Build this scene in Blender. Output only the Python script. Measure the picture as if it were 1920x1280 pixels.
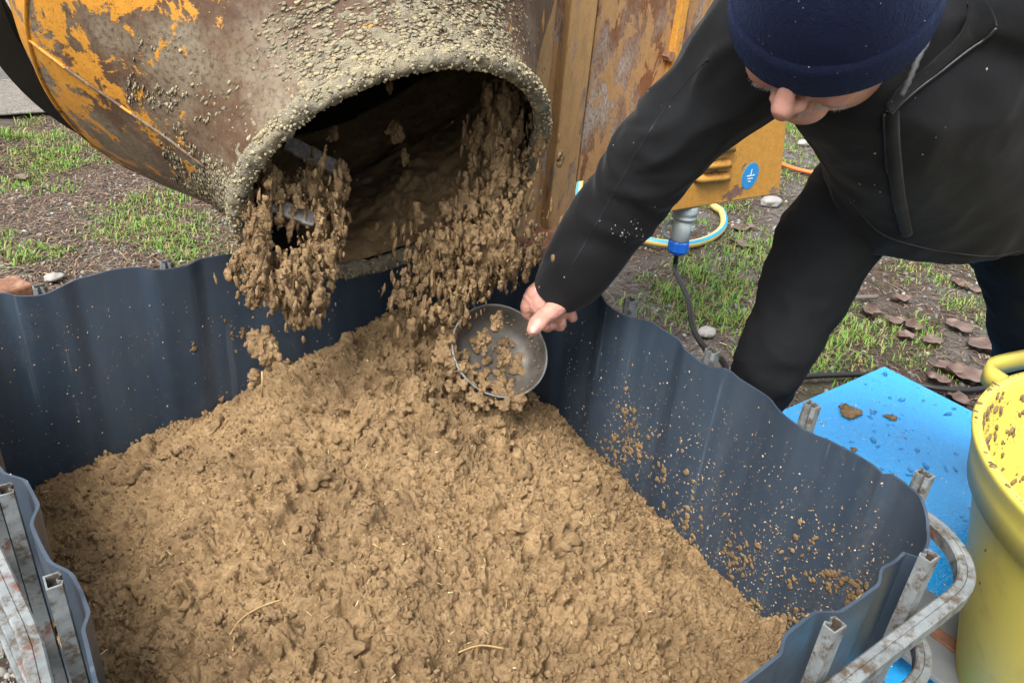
import bpy, math, random
import numpy as np
from mathutils import Vector, Matrix
from mathutils.bvhtree import BVHTree

for o in list(bpy.data.objects):
    bpy.data.objects.remove(o)
random.seed(7)
rng = np.random.default_rng(11)
SC = bpy.context.scene
COL = SC.collection

# ------------------------------------------------------------------ camera
YAW, PITCH, ROLL = 0.6617462, 0.50593505, 0.09145017
FPX = 1500.0                                   # focal length in pixels of the 1920 px wide photograph
CAMP = np.array([-0.50303684, -0.87014275, 1.22417641])
_f = np.array([math.sin(YAW)*math.cos(PITCH), math.cos(YAW)*math.cos(PITCH), -math.sin(PITCH)])
_r = np.array([math.cos(YAW), -math.sin(YAW), 0.0])
_u = np.cross(_r, _f)
CR = math.cos(ROLL)*_r + math.sin(ROLL)*_u     # camera right
CU = -math.sin(ROLL)*_r + math.cos(ROLL)*_u    # camera up
CF = _f                                        # camera forward
cam_data = bpy.data.cameras.new('camera')
cam_data.sensor_width = 36.0
cam_data.lens = 36.0*FPX/1920.0
cam_data.clip_start = 0.02
cam_data.clip_end = 400.0
cam = bpy.data.objects.new('camera', cam_data)
COL.objects.link(cam)
cam.matrix_world = Matrix(((CR[0], CU[0], -CF[0], CAMP[0]), (CR[1], CU[1], -CF[1], CAMP[1]),
                           (CR[2], CU[2], -CF[2], CAMP[2]), (0, 0, 0, 1)))
SC.camera = cam

# ------------------------------------------------------------------ sky, sun, exposure (overcast day)
SUN_EL, SUN_AZ = math.radians(58), math.radians(-116)     # azimuth from +Y towards +X
world = bpy.data.worlds.new('World')
SC.world = world
world.use_nodes = True
wt = world.node_tree
wt.nodes.clear()
sky = wt.nodes.new('ShaderNodeTexSky')
sky.sky_type = 'NISHITA'
sky.sun_disc = False
sky.sun_elevation = SUN_EL
sky.sun_rotation = SUN_AZ
sky.air_density = 1.0
sky.dust_density = 6.0
sky.ozone_density = 1.0
hs = wt.nodes.new('ShaderNodeHueSaturation')
hs.inputs['Saturation'].default_value = 0.36
bg = wt.nodes.new('ShaderNodeBackground')
bg.inputs['Strength'].default_value = 0.15
wo = wt.nodes.new('ShaderNodeOutputWorld')
wt.links.new(sky.outputs[0], hs.inputs['Color'])
wt.links.new(hs.outputs[0], bg.inputs[0])
wt.links.new(bg.outputs[0], wo.inputs[0])
sun_data = bpy.data.lights.new('sun', 'SUN')
sun_data.energy = 1.4
sun_data.angle = math.radians(30)
sun_data.color = (1.0, 0.96, 0.9)
sun = bpy.data.objects.new('sun', sun_data)
COL.objects.link(sun)
_sd = Vector((math.sin(SUN_AZ)*math.cos(SUN_EL), math.cos(SUN_AZ)*math.cos(SUN_EL), math.sin(SUN_EL)))
sun.rotation_euler = _sd.to_track_quat('Z', 'Y').to_euler()
sun.location = (0, 0, 6)
SC.view_settings.view_transform = 'Standard'
SC.view_settings.look = 'None'
SC.view_settings.gamma = 1.0
SC.view_settings.use_curve_mapping = False
SC.view_settings.exposure = 1.28

# ------------------------------------------------------------------ pixel helpers (a pixel is a direction only)
def V3(*a):
    return np.array(a, float)

def pray(px, py):
    return CF + (px-960)/FPX*CR - (py-640)/FPX*CU

def at(px, py, depth):
    return CAMP + depth*pray(px, py)

def onz(px, py, z=0.0):
    d = pray(px, py)
    return CAMP + d*(z-CAMP[2])/d[2]

def onp(px, py, ax, v):
    d = pray(px, py)
    return CAMP + d*(v-CAMP[ax])/d[ax]

def project(P):
    d = np.atleast_2d(P)-CAMP
    D = d@CF
    D = np.where(np.abs(D) < 1e-6, 1e-6, D)
    return 960+FPX*(d@CR)/D, 640-FPX*(d@CU)/D, D

def unit(v):
    v = np.asarray(v, float)
    return v/(np.linalg.norm(v)+1e-12)

# ------------------------------------------------------------------ numpy noise
_pt = rng.permutation(256)
_PERM = np.concatenate([_pt, _pt, _pt]).astype(np.int64)
_G = rng.normal(size=(256, 3))
_G /= np.linalg.norm(_G, axis=1)[:, None]

def perlin(P):
    P = np.asarray(P, float)
    I = np.floor(P).astype(np.int64)
    F = P-I
    I &= 255
    U = F*F*F*(F*(F*6-15)+10)
    res = 0
    for dx in (0, 1):
        for dy in (0, 1):
            for dz in (0, 1):
                h = _PERM[_PERM[_PERM[(I[:, 0]+dx) & 255]+((I[:, 1]+dy) & 255)]+((I[:, 2]+dz) & 255)]
                g = _G[h]
                d = (F[:, 0]-dx)*g[:, 0]+(F[:, 1]-dy)*g[:, 1]+(F[:, 2]-dz)*g[:, 2]
                w = (U[:, 0] if dx else 1-U[:, 0])*(U[:, 1] if dy else 1-U[:, 1])*(U[:, 2] if dz else 1-U[:, 2])
                res = res+w*d
    return res*1.6

def fbm(P, oct=4, gain=0.5):
    a, s, r = 1.0, 1.0, 0
    for i in range(oct):
        r = r+a*perlin(np.asarray(P)*s+i*17.3)
        s *= 2.03
        a *= gain
    return r

_J = rng.random((256, 3))
def worley(P):
    P = np.asarray(P, float)
    I = np.floor(P).astype(np.int64)
    F = P-I
    f1 = np.full(len(P), 9.0)
    f2 = np.full(len(P), 9.0)
    hid = np.zeros(len(P), np.int64)
    for dx in (-1, 0, 1):
        for dy in (-1, 0, 1):
            for dz in (-1, 0, 1):
                h = _PERM[_PERM[_PERM[(I[:, 0]+dx) & 255]+((I[:, 1]+dy) & 255)]+((I[:, 2]+dz) & 255)]
                q = _J[h]+[dx, dy, dz]-F
                d = np.sqrt((q*q).sum(1))
                n = d < f1
                f2 = np.where(n, f1, np.minimum(f2, d))
                hid = np.where(n, h, hid)
                f1 = np.where(n, d, f1)
    return f1, f2, hid

# ------------------------------------------------------------------ mesh helpers
BASE = {}
def root(name, loc, label, cat, group=None):
    o = bpy.data.objects.new(name, None)
    o.empty_display_size = 0.1
    o.location = loc
    COL.objects.link(o)
    tag(o, label, cat, group)
    return o

def tag(o, label=None, cat=None, group=None, kind=None):
    if label: o['label'] = label
    if cat: o['category'] = cat
    if group: o['group'] = group
    if kind: o['kind'] = kind
    return o

def wloc(o):
    v = Vector(o.location)
    while o.parent:
        o = o.parent
        v = v+Vector(o.location)
    return v

def raw_mesh(name, V, F, smooth=True, attr=None):
    V = np.ascontiguousarray(V, np.float32)
    if isinstance(F, np.ndarray):
        F = [F]
    F = [np.asarray(f, np.int32) for f in F if len(f)]
    me = bpy.data.meshes.new(name)
    me.vertices.add(len(V))
    me.vertices.foreach_set('co', V.ravel())
    li = np.concatenate([f.ravel() for f in F])
    cnt = np.concatenate([np.full(len(f), f.shape[1]) for f in F])
    st = np.concatenate([[0], np.cumsum(cnt)[:-1]]).astype(np.int32)
    me.loops.add(len(li))
    me.loops.foreach_set('vertex_index', li.astype(np.int32))
    me.polygons.add(len(cnt))
    me.polygons.foreach_set('loop_start', st)
    me.polygons.foreach_set('use_smooth', np.full(len(cnt), bool(smooth)))
    if attr is not None:
        a = me.attributes.new('tint', 'FLOAT', 'POINT')
        a.data.foreach_set('value', np.ascontiguousarray(attr, np.float32))
    me.update(calc_edges=True)
    me.validate()
    return me

def obj(name, VF, mat, parent=None, smooth=True, attr=None, bevel=0.0, label=None, cat=None, group=None, kind=None):
    V, F = VF
    V = np.asarray(V, float)
    c = (V.min(0)+V.max(0))/2
    me = raw_mesh(name, V-c, F, smooth, attr)
    me.materials.append(mat)
    o = bpy.data.objects.new(name, me)
    COL.objects.link(o)
    if parent is not None:
        o.parent = parent
        o.location = Vector(c)-wloc(parent)
    else:
        o.location = c
    if bevel > 0:
        m = o.modifiers.new('bevel', 'BEVEL')
        m.width = bevel
        m.segments = 2
        m.limit_method = 'ANGLE'
    return tag(o, label, cat, group, kind)

def join(*parts):
    Vs, out, n = [], {}, 0
    for V, F in parts:
        V = np.asarray(V, float)
        Fl = F if isinstance(F, list) else [F]
        for f in Fl:
            f = np.asarray(f)
            if len(f):
                out.setdefault(f.shape[1], []).append(f+n)
        Vs.append(V)
        n += len(V)
    return np.vstack(Vs), [np.vstack(v) for v in out.values()]

def loft(R, cap=True, closed=True):
    R = np.asarray(R, float)
    m, k, _ = R.shape
    V = R.reshape(-1, 3)
    i, j = np.meshgrid(np.arange(m-1), np.arange(k if closed else k-1), indexing='ij')
    j2 = (j+1) % k
    F = np.stack([i*k+j, i*k+j2, (i+1)*k+j2, (i+1)*k+j], -1).reshape(-1, 4)
    if not cap:
        return V, [F]
    c0, c1 = R[0].mean(0), R[-1].mean(0)
    V = np.vstack([V, c0, c1])
    jj = np.arange(k)
    T = np.vstack([np.stack([np.full(k, m*k), (jj+1) % k, jj], -1),
                   np.stack([np.full(k, m*k+1), (m-1)*k+jj, (m-1)*k+(jj+1) % k], -1)])
    return V, [F, T]

def spline(P, n):
    P = np.asarray(P, float)
    t = np.linspace(0, len(P)-1, n)
    i = np.clip(t.astype(int), 0, len(P)-2)
    u = (t-i)[:, None]
    g = lambda k: P[np.clip(k, 0, len(P)-1)]
    a, b, c, d = g(i-1), g(i), g(i+1), g(i+2)
    return 0.5*((2*b)+(-a+c)*u+(2*a-5*b+4*c-d)*u**2+(-a+3*b-3*c+d)*u**3)

def frames(P, closed=False):
    P = np.asarray(P, float)
    if closed:
        T = np.roll(P, -1, 0)-np.roll(P, 1, 0)
    else:
        T = np.gradient(P, axis=0)
    T /= np.linalg.norm(T, axis=1)[:, None]+1e-12
    N = []
    n = np.cross(T[0], [0, 0, 1.0])
    if np.linalg.norm(n) < 1e-3:
        n = np.cross(T[0], [0, 1.0, 0])
    n = unit(n)
    for t in T:
        n = unit(n-(n@t)*t)
        N.append(n)
    N = np.array(N)
    return T, N, np.cross(T, N)

def tube(P, rad, k=12, cap=True, round_ends=False, ell=1.0):
    P = np.asarray(P, float)
    rad = np.broadcast_to(np.asarray(rad, float), (len(P),)).copy()
    if round_ends:
        T, _, _ = frames(P)
        a = np.array([0.35, 0.75, 0.95])
        b = np.sqrt(1-(1-np.array([0.08, 0.4, 0.8]))**2)
        s = np.array([1.0, 0.8, 0.4])
        P0 = P[0]-T[0]*rad[0]*s[:, None]
        P1 = P[-1]+T[-1]*rad[-1]*s[::-1, None]
        q = np.sqrt(np.clip(1-s**2, 0.02, 1))
        rad = np.concatenate([rad[0]*q, rad, rad[-1]*q[::-1]])
        P = np.vstack([P0, P, P1])
    T, N, B = frames(P)
    th = np.linspace(0, 2*np.pi, k, endpoint=False)
    R = P[:, None, :]+rad[:, None, None]*(np.cos(th)[None, :, None]*N[:, None, :]+ell*np.sin(th)[None, :, None]*B[:, None, :])
    return loft(R, cap)

def profile_sweep(P, prof, upv, closed=False):
    """sweep a 2d profile (side, up) along a path with a fixed up vector"""
    P = np.asarray(P, float)
    T = (np.roll(P, -1, 0)-np.roll(P, 1, 0)) if closed else np.gradient(P, axis=0)
    T /= np.linalg.norm(T, axis=1)[:, None]
    S = np.cross(T, upv)
    S /= np.linalg.norm(S, axis=1)[:, None]
    U = np.cross(S, T)
    prof = np.asarray(prof, float)
    R = P[:, None, :]+prof[None, :, 0, None]*S[:, None, :]+prof[None, :, 1, None]*U[:, None, :]
    if closed:
        R = np.concatenate([R, R[:1]], 0)
        return loft(R, False)
    return loft(R, True)

def box(c, size, M=None):
    c = np.asarray(c, float)
    h = np.asarray(size, float)/2
    v = np.array([[x, y, z] for z in (-1, 1) for y in (-1, 1) for x in (-1, 1)], float)*h
    if M is not None:
        v = v@np.asarray(M, float).T
    F = np.array([[0, 2, 3, 1], [4, 5, 7, 6], [0, 1, 5, 4], [2, 6, 7, 3], [0, 4, 6, 2], [1, 3, 7, 5]])
    return v+c, [F]

def revolve(prof, c, ax, e, g, k=64, a0=0.0, a1=2*np.pi):
    """prof: list of (s, R) along ax"""
    full = abs(a1-a0-2*np.pi) < 1e-6
    th = np.linspace(a0, a1, k, endpoint=not full)
    d = np.cos(th)[:, None]*e+np.sin(th)[:, None]*g
    R = np.array([np.asarray(c)+np.asarray(ax)*s+d*r for s, r in prof])
    return loft(R, False, full)

def ico(sub=1):
    import bmesh
    bm = bmesh.new()
    bmesh.ops.create_icosphere(bm, subdivisions=sub, radius=1.0)
    V = np.array([v.co[:] for v in bm.verts])
    F = np.array([[v.index for v in f.verts] for f in bm.faces])
    bm.free()
    return V, F
ICO1, ICO2, ICO3 = ico(1), ico(2), ico(3)

def rand_rot(n):
    q = rng.normal(size=(n, 4))
    q /= np.linalg.norm(q, axis=1)[:, None]
    w, x, y, z = q.T
    return np.stack([np.stack([1-2*(y*y+z*z), 2*(x*y-z*w), 2*(x*z+y*w)], -1),
                     np.stack([2*(x*y+z*w), 1-2*(x*x+z*z), 2*(y*z-x*w)], -1),
                     np.stack([2*(x*z-y*w), 2*(y*z+x*w), 1-2*(x*x+y*y)], -1)], 1)

def rotz(a):
    c, s = np.cos(a), np.sin(a)
    z, o = np.zeros_like(a), np.ones_like(a)
    return np.stack([np.stack([c, -s, z], -1), np.stack([s, c, z], -1), np.stack([z, z, o], -1)], 1)

def scatter(base, pos, M, scale, lump=0.0, freq=1.3):
    """copies of a base mesh; M (n,3,3), scale (n,3) applied before M"""
    bv, bf = base
    n = len(pos)
    scale = np.asarray(scale, float)
    if scale.ndim == 1:
        scale = np.repeat(scale[:, None], 3, 1)
    v = np.repeat(bv[None], n, 0)
    if lump > 0:
        off = rng.random((n, 1, 3))*200
        q = (v*freq+off).reshape(-1, 3)
        v = v*(1+lump*fbm(q, 2)).reshape(n, -1, 1)
    v = v*scale[:, None, :]
    v = np.einsum('nij,nvj->nvi', M, v)+np.asarray(pos)[:, None, :]
    F = (bf[None]+(np.arange(n)*len(bv))[:, None, None]).reshape(-1, bf.shape[1])
    return v.reshape(-1, 3), [F]

def remesh(VF, voxel, smooth=4, factor=0.5):
    V, F = VF
    me = raw_mesh('tmp', V, F)
    o = bpy.data.objects.new('tmp', me)
    COL.objects.link(o)
    m = o.modifiers.new('r', 'REMESH')
    m.mode = 'VOXEL'
    m.voxel_size = voxel
    if smooth:
        s = o.modifiers.new('s', 'SMOOTH')
        s.iterations = smooth
        s.factor = factor
    dg = bpy.context.evaluated_depsgraph_get()
    ev = o.evaluated_get(dg)
    m2 = ev.to_mesh()
    V2 = np.empty(len(m2.vertices)*3, np.float32)
    m2.vertices.foreach_get('co', V2)
    N2 = np.empty(len(m2.vertices)*3, np.float32)
    m2.vertices.foreach_get('normal', N2)
    lt = np.empty(len(m2.polygons), np.int32)
    m2.polygons.foreach_get('loop_total', lt)
    lv = np.empty(len(m2.loops), np.int32)
    m2.loops.foreach_get('vertex_index', lv)
    st = np.concatenate([[0], np.cumsum(lt)[:-1]])
    Fs = []
    for k in (3, 4):
        s_ = st[lt == k]
        if len(s_):
            Fs.append(np.stack([lv[s_+i] for i in range(k)], -1))
    ev.to_mesh_clear()
    bpy.data.objects.remove(o)
    bpy.data.meshes.remove(me)
    return V2.reshape(-1, 3).astype(float), Fs, N2.reshape(-1, 3).astype(float)

def bvh(VF):
    V, F = VF
    F = F if isinstance(F, list) else [F]
    return BVHTree.FromPolygons([tuple(v) for v in V], [tuple(int(i) for i in f) for a in F for f in a])

def hit(tree, px, py):
    d = unit(pray(px, py))
    h = tree.ray_cast(Vector(CAMP), Vector(d))
    if h[0] is None:
        return None, None
    n = np.array(h[1])
    if n@d > 0: n = -n
    return np.array(h[0]), n

# ------------------------------------------------------------------ material helpers
class NT:
    def __init__(s, name, rough=0.6, metallic=0.0, spec=0.5):
        m = bpy.data.materials.new(name)
        m.use_nodes = True
        s.m, s.t = m, m.node_tree
        s.b = s.t.nodes['Principled BSDF']
        s.b.inputs['Roughness'].default_value = rough
        s.b.inputs['Metallic'].default_value = metallic
        s.b.inputs['Specular IOR Level'].default_value = spec
        s.tc = s.t.nodes.new('ShaderNodeTexCoord').outputs['Object']
    def _set(s, sock, v):
        if hasattr(v, 'is_output') or isinstance(v, bpy.types.NodeSocket):
            s.t.links.new(v, sock)
        elif isinstance(v, (tuple, list)) and sock.type == 'RGBA':
            sock.default_value = (*v[:3], 1)
        else:
            sock.default_value = v
    def mapping(s, scale=(1, 1, 1), rot=(0, 0, 0), src=None):
        n = s.t.nodes.new('ShaderNodeMapping')
        n.inputs['Scale'].default_value = scale
        n.inputs['Rotation'].default_value = rot
        s.t.links.new(src or s.tc, n.inputs[0])
        return n.outputs[0]
    def noise(s, scale, detail=4, rough=0.55, src=None, dist=0.0):
        n = s.t.nodes.new('ShaderNodeTexNoise')
        n.inputs['Scale'].default_value = scale
        n.inputs['Detail'].default_value = detail
        n.inputs['Roughness'].default_value = rough
        n.inputs['Distortion'].default_value = dist
        s.t.links.new(src or s.tc, n.inputs['Vector'])
        return n.outputs['Fac']
    def voro(s, scale, src=None, out='Distance', feature='F1', rnd=1.0):
        n = s.t.nodes.new('ShaderNodeTexVoronoi')
        n.feature = feature
        n.inputs['Scale'].default_value = scale
        n.inputs['Randomness'].default_value = rnd
        s.t.links.new(src or s.tc, n.inputs['Vector'])
        return n.outputs[out]
    def attr(s, name='tint'):
        n = s.t.nodes.new('ShaderNodeAttribute')
        n.attribute_name = name
        return n.outputs['Fac']
    def step(s, fac, lo, hi):
        n = s.t.nodes.new('ShaderNodeMapRange')
        n.interpolation_type = 'SMOOTHSTEP'
        s._set(n.inputs[0], fac)
        n.inputs[1].default_value = lo
        n.inputs[2].default_value = hi
        return n.outputs[0]
    def math(s, op, a, b=0.0):
        n = s.t.nodes.new('ShaderNodeMath')
        n.operation = op
        s._set(n.inputs[0], a)
        s._set(n.inputs[1], b)
        return n.outputs[0]
    def mix(s, fac, a, b):
        n = s.t.nodes.new('ShaderNodeMix')
        n.data_type = 'RGBA'
        s._set(n.inputs[0], fac)
        s._set(n.inputs[6], a)
        s._set(n.inputs[7], b)
        return n.outputs[2]
    def ramp(s, fac, stops):
        n = s.t.nodes.new('ShaderNodeValToRGB')
        e = n.color_ramp.elements
        while len(e) < len(stops):
            e.new(0.5)
        for x, (p, c) in zip(e, stops):
            x.position = p
            x.color = (*c, 1)
        s._set(n.inputs[0], fac)
        return n.outputs[0]
    def bump(s, h, strength=0.5, dist=0.01):
        n = s.t.nodes.new('ShaderNodeBump')
        n.inputs['Strength'].default_value = strength
        n.inputs['Distance'].default_value = dist
        s._set(n.inputs['Height'], h)
        prev = s.b.inputs['Normal']
        if prev.links:
            s.t.links.new(prev.links[0].from_socket, n.inputs['Normal'])
        s.t.links.new(n.outputs[0], s.b.inputs['Normal'])
    def col(s, v): s._set(s.b.inputs['Base Color'], v); return s
    def rgh(s, v): s._set(s.b.inputs['Roughness'], v); return s
    def met(s, v): s._set(s.b.inputs['Metallic'], v); return s

def plain(name, c, rough=0.5, metallic=0.0, var=0.12, scale=30, bump=0.0):
    n = NT(name, rough, metallic)
    f = n.noise(scale, 5)
    n.col(n.mix(f, tuple(x*(1-var) for x in c), tuple(min(1, x*(1+var)) for x in c)))
    if bump: n.bump(f, bump, 0.003)
    return n.m

MAT = {}
# clay and straw mix
n = NT('clay', 0.82, spec=0.3)
big, mid, fine = n.noise(9, 3), n.noise(60, 4), n.noise(420, 3, 0.6)
c = n.ramp(mid, [(0.25, (0.175, 0.108, 0.048)), (0.5, (0.270, 0.178, 0.087)), (0.78, (0.345, 0.240, 0.128))])
c = n.mix(n.step(big, 0.35, 0.62), n.mix(0.6, c, (0.135, 0.086, 0.042)), c)
dk = n.step(n.noise(150, 5, 0.65), 0.56, 0.70)  # dark flecks in the colour stand in for shaded crevices and wet clay
c = n.mix(n.math('MULTIPLY', dk, 0.55), c, (0.085, 0.052, 0.026))
lt_ = n.step(n.noise(210, 4, 0.6), 0.60, 0.72)
c = n.mix(n.math('MULTIPLY', lt_, 0.25), c, (0.42, 0.315, 0.18))
n.col(c)
n.bump(fine, 0.9, 0.003)
n.bump(n.noise(190, 4, 0.7), 0.7, 0.005)
n.bump(mid, 0.3, 0.006)
MAT['clay'] = n.m
n = NT('clay_dark', 0.8, spec=0.3)
mid, fine = n.noise(60, 4), n.noise(380, 3, 0.6)
n.col(n.ramp(mid, [(0.25, (0.10, 0.06, 0.028)), (0.75, (0.24, 0.15, 0.072))]))
n.bump(fine, 0.7, 0.002)
MAT['clay_dark'] = n.m
n = NT('straw', 0.6)
n.col(n.ramp(n.attr(), [(0, (0.33, 0.22, 0.09)), (0.6, (0.46, 0.33, 0.15)), (1, (0.60, 0.50, 0.31))]))
MAT['straw'] = n.m
# dried mortar crust on the drum
n = NT('crust', 0.9, spec=0.2)
a = n.attr()
c = n.ramp(a, [(0, (0.135, 0.118, 0.090)), (0.45, (0.26, 0.222, 0.138)), (1, (0.42, 0.35, 0.205))])
n.col(n.mix(n.step(n.noise(70, 4), 0.4, 0.7), n.mix(0.5, c, (0.20, 0.19, 0.145)), c))
n.bump(n.noise(300, 4), 0.7, 0.003)
n.bump(n.noise(130, 4, 0.7), 0.7, 0.005)
MAT['crust'] = n.m
# drum paint: orange, bare grey steel, brown rust
def paint(name, orange, cover, rust=(0.11, 0.045, 0.022), grey=(0.25, 0.215, 0.17), sc=1.0, stretch=(1, 1, 1), grad=False):
    n = NT(name, 0.62, 0.0, 0.35)
    src = n.mapping(stretch)
    n1, n2, n3, n4 = n.noise(7*sc, 6, 0.62, src), n.noise(16*sc, 7, 0.68, src, 0.4), n.noise(5*sc, 5, 0.6, n.mapping((1.3, 0.9, 1.1), (0.5, 0.3, 0.8), src)), n.noise(120*sc, 4, 0.7, src)
    base = n.mix(n.step(n3, 0.40, 0.66), rust, grey)
    base = n.mix(n.math('MULTIPLY', n.step(n.noise(34*sc, 6, 0.7, src), 0.5, 0.7), 0.6), base, tuple(x*1.5 for x in (rust[0], rust[1], rust[2]*.9)))
    base = n.mix(n.math('MULTIPLY', n.step(n.noise(60*sc, 5, 0.7, src), 0.56, 0.68), 0.5), base, (0.27, 0.235, 0.185))
    base = n.mix(n.step(n4, 0.42, 0.75), base, tuple(x*0.55 for x in rust))
    m = n.math('ADD', n.math('MULTIPLY', n2, 0.65), n.math('MULTIPLY', n1, 0.35))
    if grad:
        vm = n.t.nodes.new('ShaderNodeVectorMath')
        vm.operation = 'DOT_PRODUCT'
        n.t.links.new(n.tc, vm.inputs[0])
        vm.inputs[1].default_value = (-.75, .831, .556)     # orange paint survives at the left shoulder
        m = n.math('ADD', m, n.math('MULTIPLY', n.step(vm.outputs['Value'], -.32, .40), .155))
        m = n.math('SUBTRACT', m, .098)
    msk = n.step(m, cover, cover+0.025)
    oc = n.mix(n.step(n.noise(40*sc, 5, 0.7, src), 0.35, 0.8), orange, tuple(x*0.72 for x in orange))
    oc = n.mix(n.step(n.noise(200*sc, 3, 0.6, src), 0.6, 0.7), oc, tuple(x*0.8 for x in rust))
    n.col(n.mix(msk, base, oc))
    n.rgh(n.math('MULTIPLY_ADD', msk, -0.18))
    n.t.nodes[-1].inputs[2].default_value = 0.66
    n.bump(n.math('ADD', n.math('MULTIPLY', msk, 0.5), n4), 0.35, 0.0025)
    return n
# the front of the drum keeps most paint towards its shoulder
nd = paint('drum_paint', (0.52, 0.235, 0.028), 0.50, rust=(0.088, 0.048, 0.026), grey=(0.195, 0.160, 0.110), sc=1.15, grad=True)
MAT['drum'] = nd.m
MAT['cabinet'] = paint('cabinet_paint', (0.55, 0.27, 0.05), 0.40, rust=(0.17, 0.07, 0.04), sc=1.3).m
MAT['panel'] = paint('panel_paint', (0.36, 0.215, 0.095), 0.485, rust=(0.17, 0.075, 0.035), grey=(0.34, 0.295, 0.24), sc=1.5, stretch=(1, 1, 0.45)).m
MAT['column'] = paint('column_paint', (0.37, 0.225, 0.095), 0.44, rust=(0.2, 0.10, 0.05), grey=(0.27, 0.22, 0.16), sc=1.4, stretch=(1, 1, 0.3)).m
n = NT('rusty_steel', 0.8)
n.col(n.ramp(n.noise(28, 7, 0.7), [(0.3, (0.07, 0.035, 0.022)), (0.5, (0.19, 0.085, 0.045)), (0.7, (0.30, 0.20, 0.13))]))
n.bump(n.noise(180, 4), 0.5, 0.002)
MAT['rust'] = n.m
MAT['dark_steel'] = plain('dark_steel', (0.022, 0.024, 0.022), 0.7, 0.0, 0.4, 14, 0.3)
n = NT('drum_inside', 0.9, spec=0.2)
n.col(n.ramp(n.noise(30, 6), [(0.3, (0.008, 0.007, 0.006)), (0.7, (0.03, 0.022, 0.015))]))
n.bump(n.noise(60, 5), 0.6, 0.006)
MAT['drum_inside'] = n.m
n = NT('mortar_steel', 0.8)
n.col(n.ramp(n.noise(90, 6, 0.7), [(0.3, (0.06, 0.055, 0.05)), (0.6, (0.21, 0.20, 0.185)), (0.8, (0.30, 0.25, 0.17))]))
n.bump(n.noise(160, 4), 0.7, 0.003)
MAT['blade'] = n.m
# plastic bottle of the container
n = NT('black_liner', 0.42, spec=0.5)
str_ = n.mapping((1, 1, 0.12))
f = n.noise(14, 5, 0.6, str_)
dirt = n.step(n.noise(35, 6, 0.7), 0.5, 0.75)
c = n.ramp(f, [(0.3, (0.023, 0.037, 0.056)), (0.7, (0.043, 0.062, 0.087))])
c = n.mix(n.math('MULTIPLY', dirt, 0.35), c, (0.075, 0.08, 0.085))
film = n.math('MULTIPLY', n.step(n.noise(7, 6, 0.65, n.mapping((1, 1, 0.4))), 0.50, 0.72), n.step(n.noise(130, 4, 0.7), 0.42, 0.62))
c = n.mix(n.math('MULTIPLY', film, 0.30), c, (0.13, 0.115, 0.09))
scr = n.step(n.noise(60, 3, 0.5, n.mapping((1, 1, 0.04), (0.2, 0.1, 0))), 0.66, 0.70)
c = n.mix(n.math('MULTIPLY', scr, 0.25), c, (0.12, 0.14, 0.16))
n.col(c)
n.rgh(n.ramp(n.noise(20, 5), [(0.3, (0.30,)*3), (0.7, (0.46,)*3)]))
n.bump(n.noise(9, 3), 0.12, 0.01)
MAT['liner'] = n.m
# galvanised cage tube, some red paint and rust
n = NT('galvanised', 0.6, 0.1, 0.3)
f1, f2 = n.noise(18, 6, 0.65), n.noise(7, 5, 0.6)
c = n.ramp(f1, [(0.3, (0.10, 0.115, 0.115)), (0.55, (0.19, 0.21, 0.215)), (0.75, (0.26, 0.275, 0.27))])
rm = n.step(f2, 0.56, 0.62)
c = n.mix(n.step(n.noise(38, 7, 0.75), 0.46, 0.64), c, (0.075, 0.056, 0.038))
c = n.mix(rm, c, (0.115, 0.042, 0.028))
n.col(c)
n.met(n.math('MULTIPLY', n.math('SUBTRACT', 1.0, rm), 0.15))
n.bump(f1, 0.25, 0.002)
MAT['galv'] = n.m
MAT['wood'] = plain('pallet_wood', (0.20, 0.145, 0.09), 0.8, 0, 0.35, 12, 0.4)
# jacket, trousers, hat, skin, hair
n = NT('jacket', 0.82, spec=0.16)
w = n.noise(900, 2)
c = n.mix(n.step(n.noise(5, 4), 0.4, 0.75), (0.0042, 0.0048, 0.0058), (0.0100, 0.0113, 0.0132))
sp = n.step(n.voro(75), 0.085, 0.06)
sp = n.math('MULTIPLY', sp, n.step(n.noise(10, 2), 0.62, 0.68))
n.col(n.mix(sp, c, (0.36, 0.35, 0.32)))
n.b.inputs['Sheen Weight'].default_value = 0.06
n.b.inputs['Sheen Roughness'].default_value = 0.5
n.bump(n.noise(26, 3, 0.5), 0.25, 0.008)
n.bump(w, 0.12, 0.0006)
MAT['jacket'] = n.m
n = NT('trousers', 0.85, spec=0.2)
n.col(n.mix(n.noise(12, 4), (0.0042, 0.0048, 0.0058), (0.0085, 0.0094, 0.0108)))
n.bump(n.noise(20, 3), 0.25, 0.008)
MAT['trousers'] = n.m
n = NT('fleece', 0.95, spec=0.1)
fl = n.noise(190, 5, 0.75)
sp = n.step(n.voro(120), 0.10, 0.05)
sp = n.math('MULTIPLY', sp, n.step(n.noise(45, 2), 0.46, 0.56))
c = n.mix(n.noise(14, 4), (0.0036, 0.0056, 0.0175), (0.0068, 0.0108, 0.030))
n.col(n.mix(n.math('MULTIPLY', sp, 0.8), c, (0.32, 0.40, 0.5)))
n.b.inputs['Sheen Weight'].default_value = 0.15
n.b.inputs['Sheen Roughness'].default_value = 0.4
n.b.inputs['Sheen Tint'].default_value = (0.35, 0.5, 1.0, 1)
n.bump(fl, 0.9, 0.003)
MAT['fleece'] = n.m
n = NT('skin', 0.5, spec=0.4)
c = n.ramp(n.noise(45, 5, 0.6), [(0.3, (0.40, 0.185, 0.142)), (0.7, (0.50, 0.275, 0.215))])
n.col(c)
n.b.inputs['Subsurface Weight'].default_value = 0.12
n.b.inputs['Subsurface Radius'].default_value = (0.012, 0.005, 0.003)
n.b.inputs['Subsurface Scale'].default_value = 0.4
n.bump(n.noise(160, 4, 0.6), 0.25, 0.0015)
MAT['skin'] = n.m
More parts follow.
